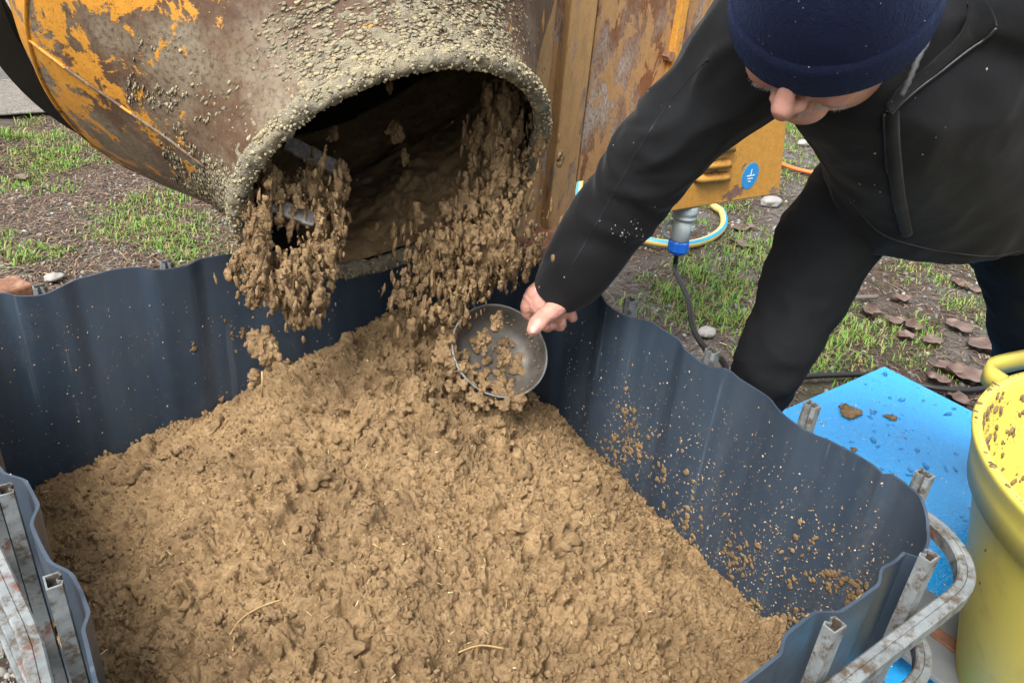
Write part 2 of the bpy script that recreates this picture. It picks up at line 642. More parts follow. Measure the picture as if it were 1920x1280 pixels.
MAT['nail'] = plain('nail', (0.46, 0.29, 0.245), 0.4)
MAT['hair_dark'] = plain('hair_dark', (0.02, 0.014, 0.01), 0.5)
MAT['hair_grey'] = plain('hair_grey', (0.45, 0.42, 0.38), 0.5)
MAT['eye'] = plain('eye', (0.75, 0.73, 0.70), 0.2)
MAT['zip'] = plain('zip', (0.018, 0.018, 0.02), 0.35)
MAT['cord_grey'] = plain('cord_grey', (0.055, 0.056, 0.06), 0.7)
MAT['lining_blue'] = plain('lining_blue', (0.012, 0.06, 0.25), 0.6)
# bowl
n = NT('old_steel', 0.5, 0.35, 0.4)
n.col(n.ramp(n.noise(25, 6, 0.7), [(0.3, (0.05, 0.046, 0.04)), (0.55, (0.105, 0.095, 0.082)), (0.70, (0.12, 0.082, 0.046))]))
n.rgh(n.ramp(n.noise(40, 5), [(0.3, (0.4,)*3), (0.7, (0.75,)*3)]))
n.bump(n.noise(60, 4), 0.15, 0.002)
MAT['bowl'] = n.m
# ground
n = NT('soil', 0.92, spec=0.25)
a, b_, d = n.noise(1.4, 5, 0.6), n.noise(22, 7, 0.72), n.noise(120, 5, 0.7)
c = n.ramp(b_, [(0.28, (0.022, 0.014, 0.010)), (0.5, (0.066, 0.046, 0.034)), (0.75, (0.15, 0.12, 0.09))])
c2 = n.ramp(d, [(0.3, (0.06, 0.055, 0.05)), (0.7, (0.21, 0.195, 0.18))])
c = n.mix(n.step(a, 0.42, 0.60), c, c2)
c = n.mix(n.math('MULTIPLY', n.step(n.noise(2.2, 5, 0.7), 0.5, 0.62), 0.4), c, (0.065, 0.085, 0.025))
n.col(c)
n.bump(d, 0.8, 0.012)
n.bump(b_, 0.6, 0.03)
MAT['soil'] = n.m
n = NT('concrete', 0.88, spec=0.3)
d = n.noise(70, 6, 0.7)
n.col(n.ramp(d, [(0.3, (0.10, 0.09, 0.078)), (0.5, (0.25, 0.228, 0.20)), (0.72, (0.36, 0.335, 0.30))]))
n.bump(d, 0.9, 0.02)
MAT['concrete'] = n.m
n = NT('grass', 0.55, spec=0.3)
n.col(n.ramp(n.attr(), [(0, (0.24, 0.19, 0.075)), (0.22, (0.19, 0.19, 0.05)), (0.4, (0.085, 0.185, 0.022)), (1, (0.13, 0.29, 0.03))]))
n.b.inputs['Transmission Weight'].default_value = 0.0
MAT['grass'] = n.m
n = NT('litter', 0.8)
n.col(n.ramp(n.attr(), [(0, (0.03, 0.018, 0.013)), (0.5, (0.105, 0.066, 0.045)), (0.8, (0.23, 0.165, 0.10)), (1, (0.42, 0.34, 0.21))]))
MAT['litter'] = n.m
n = NT('gravel', 0.8)
n.col(n.ramp(n.attr(), [(0, (0.06, 0.055, 0.05)), (0.6, (0.165, 0.155, 0.14)), (1, (0.36, 0.35, 0.33))]))
MAT['gravel'] = n.m
n = NT('dead_leaf', 0.5, spec=0.4)
n.col(n.ramp(n.noise(16, 5), [(0.3, (0.065, 0.042, 0.034)), (0.55, (0.13, 0.088, 0.070)), (0.8, (0.21, 0.155, 0.128))]))
n.bump(n.noise(50, 3), 0.3, 0.003)
MAT['leaf'] = n.m
MAT['twig'] = plain('twig', (0.10, 0.085, 0.07), 0.8, 0, 0.4, 60, 0.4)
# blue wet board
n = NT('blue_paint', 0.16, spec=0.6)
m1 = n.noise(9, 7, 0.72, n.mapping((1.0, 2.6, 1), (0, 0, -0.6)), 0.8)
peel = n.step(m1, 0.655, 0.67)
grime = n.step(n.noise(3.2, 5, 0.6), 0.55, 0.75)
c = n.mix(n.noise(5, 4), (0.020, 0.29, 0.70), (0.030, 0.37, 0.80))
c = n.mix(n.math('MULTIPLY', grime, 0.3), c, (0.10, 0.32, 0.55))
n.col(n.mix(peel, c, (0.24, 0.22, 0.20)))
n.rgh(n.math('MULTIPLY_ADD', peel, 0.5))
n.t.nodes[-1].inputs[2].default_value = 0.14
n.bump(n.math('SUBTRACT', n.step(n.noise(42, 4, 0.6, n.mapping((1, 2.2, 1), (0, 0, -0.6)), 1.2), 0.5, 0.58), peel), 0.22, 0.004)
MAT['blue'] = n.m
n = NT('water_drop', 0.03, spec=0.5)
n.col((0.9, 0.95, 1.0))
n.b.inputs['Transmission Weight'].default_value = 1.0
n.b.inputs['IOR'].default_value = 1.33
MAT['water'] = n.m
# yellow tub
n = NT('yellow_plastic', 0.42, spec=0.4)
d = n.step(n.noise(18, 7, 0.72), 0.52, 0.72)
c = n.mix(n.noise(4, 3), (0.56, 0.475, 0.085), (0.62, 0.535, 0.11))
n.col(n.mix(n.math('MULTIPLY', d, 0.35), c, (0.33, 0.25, 0.10)))
n.bump(n.noise(6, 2), 0.05, 0.01)
MAT['yellow'] = n.m
n = NT('mud_dry', 0.85)
n.col(n.ramp(n.noise(120, 4), [(0.3, (0.10, 0.062, 0.032)), (0.7, (0.22, 0.145, 0.08))]))
MAT['mud'] = n.m
n = NT('splatter_dots', 0.8)
n.col(n.ramp(n.attr(), [(0, (0.21, 0.135, 0.07)), (0.6, (0.34, 0.225, 0.12)), (0.9, (0.36, 0.29, 0.19)), (1, (0.45, 0.42, 0.37))]))
MAT['dots'] = n.m
MAT['hose_yellow'] = plain('hose_yellow', (0.62, 0.46, 0.15), 0.45, 0, 0.18, 20)
MAT['hose_blue'] = plain('hose_blue', (0.02, 0.30, 0.48), 0.45, 0, 0.15, 25)
MAT['orange'] = plain('orange_rubber', (0.62, 0.14, 0.03), 0.5)
MAT['rubber'] = plain('black_rubber', (0.012, 0.012, 0.013), 0.45)
MAT['plug_grey'] = plain('plug_grey', (0.27, 0.31, 0.31), 0.5, 0, 0.1, 40)
MAT['plug_blue'] = plain('plug_blue', (0.008, 0.10, 0.46), 0.4, 0, 0.12, 60)
MAT['sticker'] = plain('sticker_blue', (0.02, 0.25, 0.56), 0.4, 0, 0.2, 60)
MAT['fleck'] = plain('fleck', (0.24, 0.235, 0.22), 0.8)
MAT['white_print'] = plain('white_print', (0.62, 0.70, 0.74), 0.5, 0, 0.2, 120)
MAT['grey_board'] = plain('grey_board', (0.13, 0.14, 0.145), 0.55, 0, 0.35, 14, 0.2)
MAT['white_wall'] = plain('white_wall', (0.75, 0.75, 0.74), 0.7)

# ================================================================== SETTING
# ground sheet
def ground_z(x, y):
    P = np.stack([x, y, np.zeros_like(x)], -1)
    return 0.018*fbm(P*1.1, 3)+0.006*fbm(P*7+5, 3)-0.012
xs = np.concatenate([np.linspace(-60, -3, 12), np.linspace(-2.8, 6.5, 300), np.linspace(7, 60, 12)])
ys = np.concatenate([np.linspace(-40, -3, 10), np.linspace(-2.8, 6.5, 300), np.linspace(7, 80, 12)])
X, Y = np.meshgrid(xs, ys, indexing='ij')
Z = ground_z(X.ravel(), Y.ravel())
Vg = np.stack([X.ravel(), Y.ravel(), Z], -1)
ni, nj = X.shape
i, j = np.meshgrid(np.arange(ni-1), np.arange(nj-1), indexing='ij')
Fg = np.stack([i*nj+j, (i+1)*nj+j, (i+1)*nj+j+1, i*nj+j+1], -1).reshape(-1, 4)
ground = obj('ground', (Vg, Fg), MAT['soil'], kind='structure')
# grey paving far behind the mixer
pz = 0.012
pv, pf = box((0.0, 4.62+6, pz/2), (14, 13, pz))
obj('pavement', (pv, pf), MAT['concrete'], kind='structure')
wall = root('white_wall', (-2.5, 5.05, 0), 'white rendered wall far behind the mixer drum at the upper left edge', 'wall')
obj('wall_face', box((-2.5, 5.05, 1.0), (5.1, 0.2, 2.0)), MAT['white_wall'], wall)
obj('coping', box((-2.5, 5.05, 2.03), (5.2, 0.28, 0.06)), MAT['concrete'], wall)

# ================================================================== CONTAINER (cut plastic tank in a cage)
ZR = 0.55                                     # cut rim
HX, HY, YC = 0.495, 0.588, 0.007              # half sizes of the bottle, centre in y
RC = 0.11
POST_Y = np.array([0.493, 0.293, 0.093, -0.117, -0.322, -0.512])
POST_XB = np.array([-0.40, -0.185, 0.02, 0.22, 0.41])
POST_XF = np.array([0.362, 0.175, -0.02, -0.215, -0.41])
POST_YL = np.array([0.45, 0.26, 0.065, -0.125, -0.315, -0.505])

def rrect(hx, hy, r, yc, nseg=220, ncor=26):
    """rounded rectangle, anticlockwise from the back-left; returns points, outward normals"""
    P, N = [], []
    cx, cy = hx-r, hy-r
    segs = [((-cx, hy), (cx, hy), (0, 1), (cx, cy), 90), ((hx, cy), (hx, -cy), (1, 0), (cx, -cy), 0),
            ((cx, -hy), (-cx, -hy), (0, -1), (-cx, -cy), -90), ((-hx, -cy), (-hx, cy), (-1, 0), (-cx, cy), -180)]
    for a, b, nrm, c, a0 in segs:
        for t in np.linspace(0, 1, nseg, endpoint=False):
            P.append((a[0]+(b[0]-a[0])*t, a[1]+(b[1]-a[1])*t)); N.append(nrm)
        for t in np.linspace(0, 1, ncor, endpoint=False):
            q = math.radians(a0-90*t)
            N.append((math.cos(q), math.sin(q)))
            P.append((c[0]+r*math.cos(q), c[1]+r*math.sin(q)))
    P, N = np.array(P), np.array(N)
    P[:, 1] += yc
    return P, N
LP, LN = rrect(HX, HY, RC, YC)
def splay(x, y):
    return x-np.clip(-x/.4, 0, 1)*.115*np.clip(y+.12, 0, 1)
LP[:, 0] += .012*np.clip(-LP[:, 0]/.4, 0, 1)
LP[:, 0] = splay(LP[:, 0], LP[:, 1])

def ridge(P, N):
    """inward push of the bottle at every cage post, outward bulge between"""
    d = np.full(len(P), 9.0)
    side = np.abs(N).max(1) > 0.999
    for k, arr, sgn in ((0, POST_Y, 1), (0, POST_YL, -1), (1, POST_XB, 1), (1, POST_XF, -1)):
        m = side & (np.sign(N[:, k]) == sgn) & (np.abs(N[:, k]) > 0.9)
        co = P[:, 1-k]
        dd = np.abs(co[:, None]-arr[None, :]).min(1)
        d = np.where(m, dd, d)
    t = np.clip((d-0.026)/0.036, 0, 1)
    t = t*t*(3-2*t)
    off = -0.009+0.015*t*np.clip(.8+.9*perlin(np.stack([P[:, 0]*4, P[:, 1]*4, np.zeros(len(P))+.37], -1)), .2, 1.3)
    off = np.where(side, off, 0.008)
    return off, d

off, dpost = ridge(LP, LN)
arc = np.concatenate([[0], np.cumsum(np.hypot(*np.diff(LP, axis=0).T))])
rn = fbm(np.stack([arc*5, np.zeros_like(arc), np.zeros_like(arc)+3.3], -1), 3)
rn2 = fbm(np.stack([arc*26, np.zeros_like(arc)+7.7, np.zeros_like(arc)], -1), 3)
rim = ZR-0.010+0.006*rn+0.003*rn2-0.007*np.exp(-(dpost/0.04)**2)
# front right: cut lower with a scoop near the posts; back left sags a little
fr = (LN[:, 1] < -0.5) & (LP[:, 0] < 0.30)
rim = rim-0.012*np.exp(-((LP[:, 0]-0.26)/0.05)**2)*(LN[:, 1] < -0.5)
rim = rim+0.030*np.clip((LN[:, 1]-.2)/.6, 0, 1)+0.017*np.clip((LN[:, 0]-.2)/.6, 0, 1)*(LN[:, 1] > -.7)
# smooth hand-cut steps
rim = rim+0.004*np.sign(np.sin(arc*9.0))*(np.abs(np.sin(arc*9.0)) > 0.6)
k5 = np.ones(7)/7
rim = np.convolve(np.concatenate([rim[-3:], rim, rim[:3]]), k5, 'valid')
ZF = 0.16
lev = np.array([0.0, 0.12, 0.3, 0.5, 0.7, 0.85, 0.95, 1.0])
# the bottle is wavier near the cut where nothing holds it
wav = fbm(np.stack([arc*3.1, np.zeros_like(arc)+1.2, np.zeros_like(arc)], -1), 2)*0.010
def wall_pt(idx, z, inset=0.0):
    h = np.clip((z-ZF)/(ZR-ZF), 0, 1)
    o = off[idx]*(0.35+0.65*h)+wav[idx]*h**2-inset
    return np.stack([LP[idx, 0]+LN[idx, 0]*o, LP[idx, 1]+LN[idx, 1]*o, z], -1)
allidx = np.arange(len(LP))
inner = np.array([wall_pt(allidx, ZF+(rim-ZF)*t) for t in lev])
outer = np.array([wall_pt(allidx, ZF+(rim-ZF)*t, -0.004) for t in lev])
rings = np.concatenate([outer, inner[::-1]], 0)
m_, k_ = rings.shape[:2]
V, Fq = loft(rings, False)
cidx = len(V)
V = np.vstack([V, [[0, YC, ZF]]])
jj = np.arange(k_)
floorF = np.stack([np.full(k_, cidx), (m_-1)*k_+jj, (m_-1)*k_+(jj+1) % k_], -1)
tank = root('cut_tank', (0, 0, 0), 'black plastic tank cut open at the top inside a galvanised tube cage', 'tank')
liner = obj('liner', (V, Fq+[floorF]), MAT['liner'], tank, label='black plastic liner with hand-cut wavy rim and vertical ribs')
_es = liner.modifiers.new('split', 'EDGE_SPLIT'); _es.split_angle = math.radians(55)
liner_bvh = bvh((np.vstack([inner.reshape(-1, 3)]), loft(inner, False)[1]))
# cage posts: flattened tube with a pinched side
def post_prof(a=0.0112, b=0.0098):
    o = np.array([(-a, -b), (a, -b), (a, b*0.55), (a*0.45, b*0.75), (0.0, b*0.15), (-a*0.45, b*0.75), (-a, b*0.55)])
    return o
PROF = post_prof()
def cage_post(p, inward, top):
    side = np.array([-inward[1], inward[0]])
    t = 0.0016
    inn = PROF*0.80
    ring = lambda pr, z: np.array([(p[0]+side[0]*a+inward[0]*b, p[1]+side[1]*a+inward[1]*b, z) for a, b in pr])
    R = np.array([ring(inn, top-0.10), ring(inn, top), ring(PROF, top), ring(PROF, 0.10), ring(inn, 0.10)])
    return loft(R, True)
CO = 0.030                                      # post centre outside the bottle
posts = []
for y in POST_Y: posts.append(((HX+CO, y), (-1, 0)))
for y in POST_YL: posts.append(((splay(-HX-CO+0.027, y), y), (1, 0)))
for x in POST_XB: posts.append(((x, YC+HY+CO), (0, -1)))
for x in POST_XF: posts.append(((x, YC-HY-CO+0.004), (0, 1)))
tops = {}
for i_, (p, inw) in enumerate(posts):
    top = (0.572 if inw == (0, 1) else 0.560)+rng.uniform(-0.005, 0.005)+(.004 if inw == (0, -1) else 0)+(.008 if inw == (-1, 0) else 0)
    obj('cage_post', cage_post(p, np.array(inw, float), top), MAT['galv'], tank, smooth=False, bevel=0.0015)
# horizontal rings
def cage_ring(z, hx, hy, r=0.115):
    P, N = rrect(hx, hy, r, YC, 30, 14)
    P[:, 0] += .018*np.clip(-P[:, 0]/.4, 0, 1)
    P[:, 0] = splay(P[:, 0], P[:, 1])
    P3 = np.c_[P, np.full(len(P), z)]
    a, b = 0.0112, 0.0112
    prof = np.array([(-a, -b*0.8), (-a*0.8, -b), (a*0.8, -b), (a, -b*0.8), (a, b*0.8), (a*0.8, b), (a*0.06, b), (0, b*0.86), (-a*0.06, b), (-a*0.8, b), (-a, b*0.8)])
    return profile_sweep(P3, prof, np.array([0, 0, 1.0]), True)
for z in (0.482, 0.31, 0.165):
    obj('cage_ring', cage_ring(z, HX+CO+0.026, HY+CO+0.022), MAT['galv'], tank, smooth=False)
# pallet under the tank
for yy in (-0.5, 0.0, 0.5):
    obj('pallet_runner', box((0, YC+yy, 0.02), (1.06, 0.1, 0.04)), MAT['wood'], tank, smooth=False)
for xx in (-0.45, 0, 0.45):
    for yy in (-0.5, 0.0, 0.5):
        obj('pallet_block', box((xx, YC+yy, 0.075), (0.12, 0.1, 0.07)), MAT['wood'], tank, smooth=False)
obj('pallet_deck', box((0, YC, 0.132), (1.06, 1.22, 0.044)), MAT['wood'], tank, smooth=False)
# ================================================================== CLAY HEAP
ctrl = np.array([
    (-.51, .35, .185), (-.361, .35, .275), (-.22, .36, .352), (-.10, .36, .402), (.02, .35, .462), (.13, .35, .497), (.25, .35, .487), (.34, .33, .42),
    (.45, .30, .255), (.46, .17, .26), (.46, .09, .25), (.46, -.01, .235), (.46, -.13, .225), (.46, -.26, .20), (.46, -.34, .19), (.46, -.43, .178), (.42, -.53, .178),
    (-.50, .10, .290), (-.49, -.10, .320), (-.48, -.35, .34), (-.50, .56, .172), (-.15, .56, .255), (.1, .56, .31), (.35, .56, .27), (.46, .5, .22),
    (.30, .05, .375), (.31, -.10, .34), (.29, -.25, .30), (.22, .18, .43), (.10, .12, .440), (-.10, .12, .412), (-.30, .12, .355), (0, -.1, .385), (-.25, -.12, .365),
    (.15, -.3, .335), (-.1, -.35, .345), (-.3, -.35, .345), (.25, -.45, .235), (.05, -.52, .26), (-.25, -.54, .30)])
def tps_fit(P, z):
    d = np.hypot(P[:, None, 0]-P[None, :, 0], P[:, None, 1]-P[None, :, 1])
    K = np.where(d > 0, d*d*np.log(d+1e-9), 0)+np.eye(len(P))*2e-3
    A = np.block([[K, np.c_[np.ones(len(P)), P]], [np.c_[np.ones(len(P)), P].T, np.zeros((3, 3))]])
    return np.linalg.solve(A, np.concatenate([z, np.zeros(3)]))
tw = tps_fit(ctrl[:, :2], ctrl[:, 2])
def heap_base(x, y):
    x, y = np.ravel(x), np.ravel(y)
    z = tw[-3]+tw[-2]*x+tw[-1]*y
    for (cx, cy, _), w in zip(ctrl, tw):
        d2 = (x-cx)**2+(y-cy)**2
        z = z+w*0.5*d2*np.log(d2+1e-12)
    return z
def heap_detail(P):
    """relief of the crumbly mass (metres, along the normal)"""
    wp_ = P*np.array([1, 1, .55])+0.009*np.stack([perlin(P*19), perlin(P*19+40), perlin(P*19+80)], -1)
    wp_ = wp_+0.004*np.stack([perlin(P*70+3), perlin(P*70+43), perlin(P*70+83)], -1)
    b1 = np.abs(perlin(wp_*17+5))
    b2 = np.abs(perlin(wp_*38+15))
    b3 = np.abs(perlin(wp_*82+25))
    amp = np.clip(0.75+0.9*perlin(P*7+3), 0.25, 1.6)
    f1, f2, h = worley(wp_*15+60)
    slab = 0.022*np.clip(0.46-f1, 0, 0.18)/0.18*np.clip(perlin(P*5+90)*6, 0, 1)
    pits = -0.050*np.clip(perlin(wp_*44+21)-0.34, 0, .4)-0.040*np.clip(perlin(wp_*100+71)-0.36, 0, .3)-.012*np.clip(1-np.abs(perlin(wp_*26+131))/.05, 0, 1)*np.clip(perlin(P*14+44)*3, 0, 1)
    g1, g2, h2 = worley(wp_*120+9)
    k1, k2, h3 = worley(P*230+31)
    amp2 = np.clip(.85+1.2*perlin(P*13+12), .12, 1.9)
    crumb = amp2*(0.0085*(0.5-g1)+0.0055*(0.5-k1))+.0035*(_J[h2, 0]-.5)
    return amp*(0.018*b1+0.012*b2)+0.0075*b3+crumb+slab+pits+0.016*fbm(P*5.5, 3)+0.0015*fbm(P*260, 1)-0.012
gx = np.arange(-0.492, 0.493, 0.0017)
gy = np.arange(-0.585, 0.590, 0.0017)
X, Y = np.meshgrid(gx, gy, indexing='ij')
x, y = X.ravel(), Y.ravel()
# follow the rounded corners
ccx, ccy = HX-RC-0.004, HY-RC-0.004
qx, qy = np.abs(x)-ccx, np.abs(y-YC)-ccy
cor = (qx > 0) & (qy > 0)
rr = np.hypot(qx, qy)
# square-to-round map in the corner
mx = np.maximum(qx, qy)
sc_ = np.where(cor, mx/np.maximum(rr, 1e-9), 1)
x2 = np.where(cor, np.sign(x)*(ccx+qx*sc_), x)
x2 = splay(x2, y)
y2 = np.where(cor, YC+np.sign(y-YC)*(ccy+qy*sc_), y)
z = heap_base(x2, y2)
e_ = 0.004
nx_ = -(heap_base(x2+e_, y2)-heap_base(x2-e_, y2))/(2*e_)
ny_ = -(heap_base(x2, y2+e_)-heap_base(x2, y2-e_))/(2*e_)
Nn = np.stack([nx_, ny_, np.ones_like(nx_)], -1)
Nn /= np.linalg.norm(Nn, axis=1)[:, None]
P = np.stack([x2, y2, z], -1)
det = heap_detail(P)
edge = np.clip(np.minimum(HX-np.abs(x), HY-np.abs(y2-YC))/0.02, 0, 1)
dirv = Nn*np.array([1, 1, 1.0])
P = P+dirv*det[:, None]*np.stack([edge, edge, np.ones_like(edge)], -1)
P = P+np.stack([perlin(P*60)*0.003*edge, perlin(P*60+70)*0.003*edge, np.zeros_like(edge)], -1)
ni, nj = X.shape
i, j = np.meshgrid(np.arange(ni-1), np.arange(nj-1), indexing='ij')
Fh = np.stack([i*nj+j, (i+1)*nj+j, (i+1)*nj+j+1, i*nj+j+1], -1).reshape(-1, 4)
heap = root('clay_heap', (0, 0, ZF), 'heap of crumbly brown clay and straw mix filling the black tank', 'clay heap')
obj('heap_surface', (P, Fh), MAT['clay'], heap, smooth=True)
HEAP = P
def heap_pick(n, lo=-0.46, hi=0.46):
    k = rng.integers(0, len(HEAP), n)
    k = k[(HEAP[k, 0] < 0.485) & (HEAP[k, 0] > -.48)]
    return k
k = heap_pick(2600)
sz = 0.0018+0.0062*rng.random(len(k))**3.5
obj('crumbs', scatter(ICO2, HEAP[k]+dirv[k]*sz[:, None]*0.15, rand_rot(len(k)), np.stack([sz*rng.uniform(.8, 1.5, len(k)), sz, sz*rng.uniform(.5, .9, len(k))], -1), 0.85, 1.6), MAT['clay'], heap, kind='stuff')
k = heap_pick(15000)
sz = 0.0011+0.0030*rng.random(len(k))**2.5
obj('fine_crumbs', scatter(ICO1, HEAP[k]+dirv[k]*sz[:, None]*0.3, rand_rot(len(k)), np.stack([sz*rng.uniform(.8, 1.5, len(k)), sz, sz*rng.uniform(.6, 1, len(k))], -1), 0.5, 1.1), MAT['clay'], heap, smooth=False, kind='stuff')
k = heap_pick(420)
sz = 0.006+0.014*rng.random(len(k))**3.0
cv_, cf_ = scatter(ICO3, HEAP[k]-dirv[k]*sz[:, None]*0.25, rand_rot(len(k)), np.stack([sz*rng.uniform(.8, 1.5, len(k)), sz, sz*rng.uniform(.55, .9, len(k))], -1), 0.75, 1.2)
cc_ = np.repeat(HEAP[k]-dirv[k]*sz[:, None]*0.25, len(ICO3[0]), 0)
cn_ = cv_-cc_; cn_ /= np.linalg.norm(cn_, axis=1)[:, None]+1e-9
cv_ = cv_+cn_*(.0035*np.abs(perlin(cv_*130))+.0045*np.abs(perlin(cv_*70+4))-.003)[:, None]
obj('clods', (cv_, cf_), MAT['clay'], heap, kind='stuff')
# bits of straw
k = heap_pick(700)
L = rng.uniform(0.003, 0.012, len(k))
L[:30] *= 2.0
tilt = rand_rot(len(k))
# lay them roughly on the surface
nn = dirv[k]
tv = rng.normal(size=(len(k), 3))
tv -= (tv*nn).sum(1)[:, None]*nn*0.85
tv /= np.linalg.norm(tv, axis=1)[:, None]
bv_ = np.cross(nn, tv); bv_ /= np.linalg.norm(bv_, axis=1)[:, None]
M = np.stack([tv, bv_, np.cross(tv, bv_)], -1)
wdt = rng.uniform(0.0006, 0.0013, len(k))
straw_base = (np.array([[s, math.cos(a), math.sin(a)] for s in (-1, 1) for a in (0, 2.09, 4.19)]), np.array([[0, 1, 4], [0, 4, 3], [1, 2, 5], [1, 5, 4], [2, 0, 3], [2, 3, 5], [0, 2, 1], [3, 4, 5]]))
obj('straw_bits', scatter(straw_base, HEAP[k]+nn*0.002, M, np.stack([L/2, wdt, wdt*0.6], -1)), MAT['straw'], heap, attr=np.repeat(rng.random(len(k)), 6), kind='stuff')
# one long stalk lying in front
heap_bvh = bvh((HEAP[::1], Fh[::1]))
def on_heap(px, py, lift=0.003):
    h, nrm = hit(heap_bvh, px, py)
    return h+np.array([0, 0, lift])
for pts_ in ([(432, 1192), (450, 1165), (485, 1142), (528, 1126)], [(437, 1222), (440, 1196)], [(860, 1225), (900, 1212), (945, 1218)]):
    obj('straw_stalk', tube(spline([on_heap(*p) for p in pts_], 12), 0.0013, 6), MAT['straw'], heap)

# splatter on the inner walls: small flattened dabs
def dabs(n, box_, smin, smax, pw, bias=None):
    out = []
    tries = 0
    while len(out) < n and tries < n*20:
        tries += 1
        px, py = rng.uniform(box_[0], box_[2]), rng.uniform(box_[1], box_[3])
        if bias is not None and rng.random() > bias(px, py):
            continue
        h, nr = hit(liner_bvh, px, py)
        if h is None or h[2] > ZR-0.005: continue
        out.append((h, nr, smin+(smax-smin)*rng.random()**pw))
    return out
def dab_mesh(D, thick=0.35, base=ICO1):
    Ps = np.array([d[0]+d[1]*d[2]*0.1 for d in D])
    Ns = np.array([d[1] for d in D])
    S = np.array([d[2] for d in D])
    up = np.tile([0, 0, 1.0], (len(D), 1))
    T = np.cross(up, Ns); T /= np.linalg.norm(T, axis=1)[:, None]+1e-9
    B = np.cross(Ns, T)
    a = rng.uniform(-0.6, 0.6, len(D))
    T2 = T*np.cos(a)[:, None]+B*np.sin(a)[:, None]
    B2 = np.cross(Ns, T2)
    M = np.stack([T2, B2, Ns], -1)
    return scatter(base, Ps, M, np.stack([S*rng.uniform(.5, 1.1, len(D)), S*rng.uniform(.8, 1.6, len(D)), S*thick], -1), 0.6, 1.2)
low = lambda px, py: 1.0
def right_bias(px, py):
    rimy = 540+(px-1100)*0.66
    t = (py-rimy)/330.0
    return np.clip(t, 0.06, 1)*np.clip(1.25-(px-1100)/900.0, 0.25, 1)
D1 = dabs(2300, (1060, 580, 1720, 1200), 0.0006, 0.0024, 3.0, right_bias)
D2 = dabs(420, (0, 560, 900, 960), 0.0007, 0.0022, 3.5)
obj('splatter_specks', dab_mesh(D1+D2), MAT['dots'], tank, attr=np.repeat(rng.random(len(D1)+len(D2)), len(ICO1[0])), kind='stuff')
# bigger clay smears stuck to the wall
blobs = []
for cx, cy, rx, ry, nn_ in [(1175, 790, 22, 45, 26), (1185, 840, 30, 25, 26), (1150, 860, 30, 40, 20), (1240, 890, 14, 30, 8), (1270, 1020, 55, 60, 34), (1370, 1030, 25, 35, 16), (1390, 1060, 50, 40, 26), (1415, 1150, 22, 40, 22), (1430, 1200, 30, 28, 26), (1540, 1080, 40, 14, 14), (1590, 1100, 35, 25, 22), (1600, 1130, 12, 25, 8), (1520, 1155, 40, 12, 10), (1480, 1165, 40, 20, 16), (1480, 1090, 12, 14, 4), (1565, 1075, 12, 12, 5), (1500, 1010, 60, 60, 8), (1300, 960, 70, 60, 16),
                            (455, 622, 12, 9, 6), (415, 745, 5, 12, 4), (440, 620, 30, 30, 6), (360, 655, 5, 8, 3), (230, 875, 18, 10, 5), (30, 925, 24, 12, 8), (1180, 860, 90, 60, 24), (240, 900, 20, 10, 4)]:
    for _ in range(int(nn_*2.6)):
        px, py = cx+rng.normal()*rx*0.5, cy+rng.normal()*ry*0.5
        h, nr = hit(liner_bvh, px, py)
        if h is not None and h[2] < ZR-0.01:
            blobs.append((h, nr, 0.0011+0.0046*rng.random()**1.8))
obj('clay_smears', dab_mesh(blobs, 0.28, ICO2), MAT['clay'], tank, kind='stuff')

# ================================================================== CONCRETE MIXER
MC = V3(.125, .283, .793)                       # centre of the drum mouth
MN = unit(V3(-.023, -.831, -.556))              # the mouth looks this way
ME = unit(np.cross(MN, [0, 0, 1.0]))
MG = np.cross(MN, ME)
BK = -MN
def dp(s, ang, R):
    return MC+BK*s+R*(math.cos(ang)*ME+math.sin(ang)*MG)
OUTER = [(0.0, .266), (0.012, .270), (.05, .276), (.09, .290), (.15, .328), (.22, .380), (.29, .434), (.335, .466), (.352, .476), (.366, .481), (.40, .486), (.62, .486), (.70, .45), (.90, .34), (1.0, .20), (1.02, .0)]
INNER = [(s+0.0, max(R-.009, 0)) for s, R in OUTER]
def Rout(s):
    a = np.array(OUTER)
    return np.interp(s, a[:, 0], a[:, 1])
mixer = root('concrete_mixer', (.74, .68, 0), 'rusty yellow concrete mixer with its drum tipped over the tank', 'mixer')
Vo, Fo = revolve(OUTER, MC, BK, ME, MG, 160)
# soft dents
nr_ = Vo-MC; ax_ = nr_@BK; rad_ = nr_-ax_[:, None]*BK; rl_ = np.linalg.norm(rad_, axis=1)+1e-9
Vo = Vo+rad_/rl_[:, None]*(0.004*fbm(Vo*5, 2))[:, None]
drum = obj('drum', (Vo, Fo), MAT['drum'], mixer, label='rusty orange and grey drum shell with dried mortar round its mouth')
obj('drum_lining', revolve(INNER[:-1], MC, BK, ME, MG, 96), MAT['drum_inside'], drum)
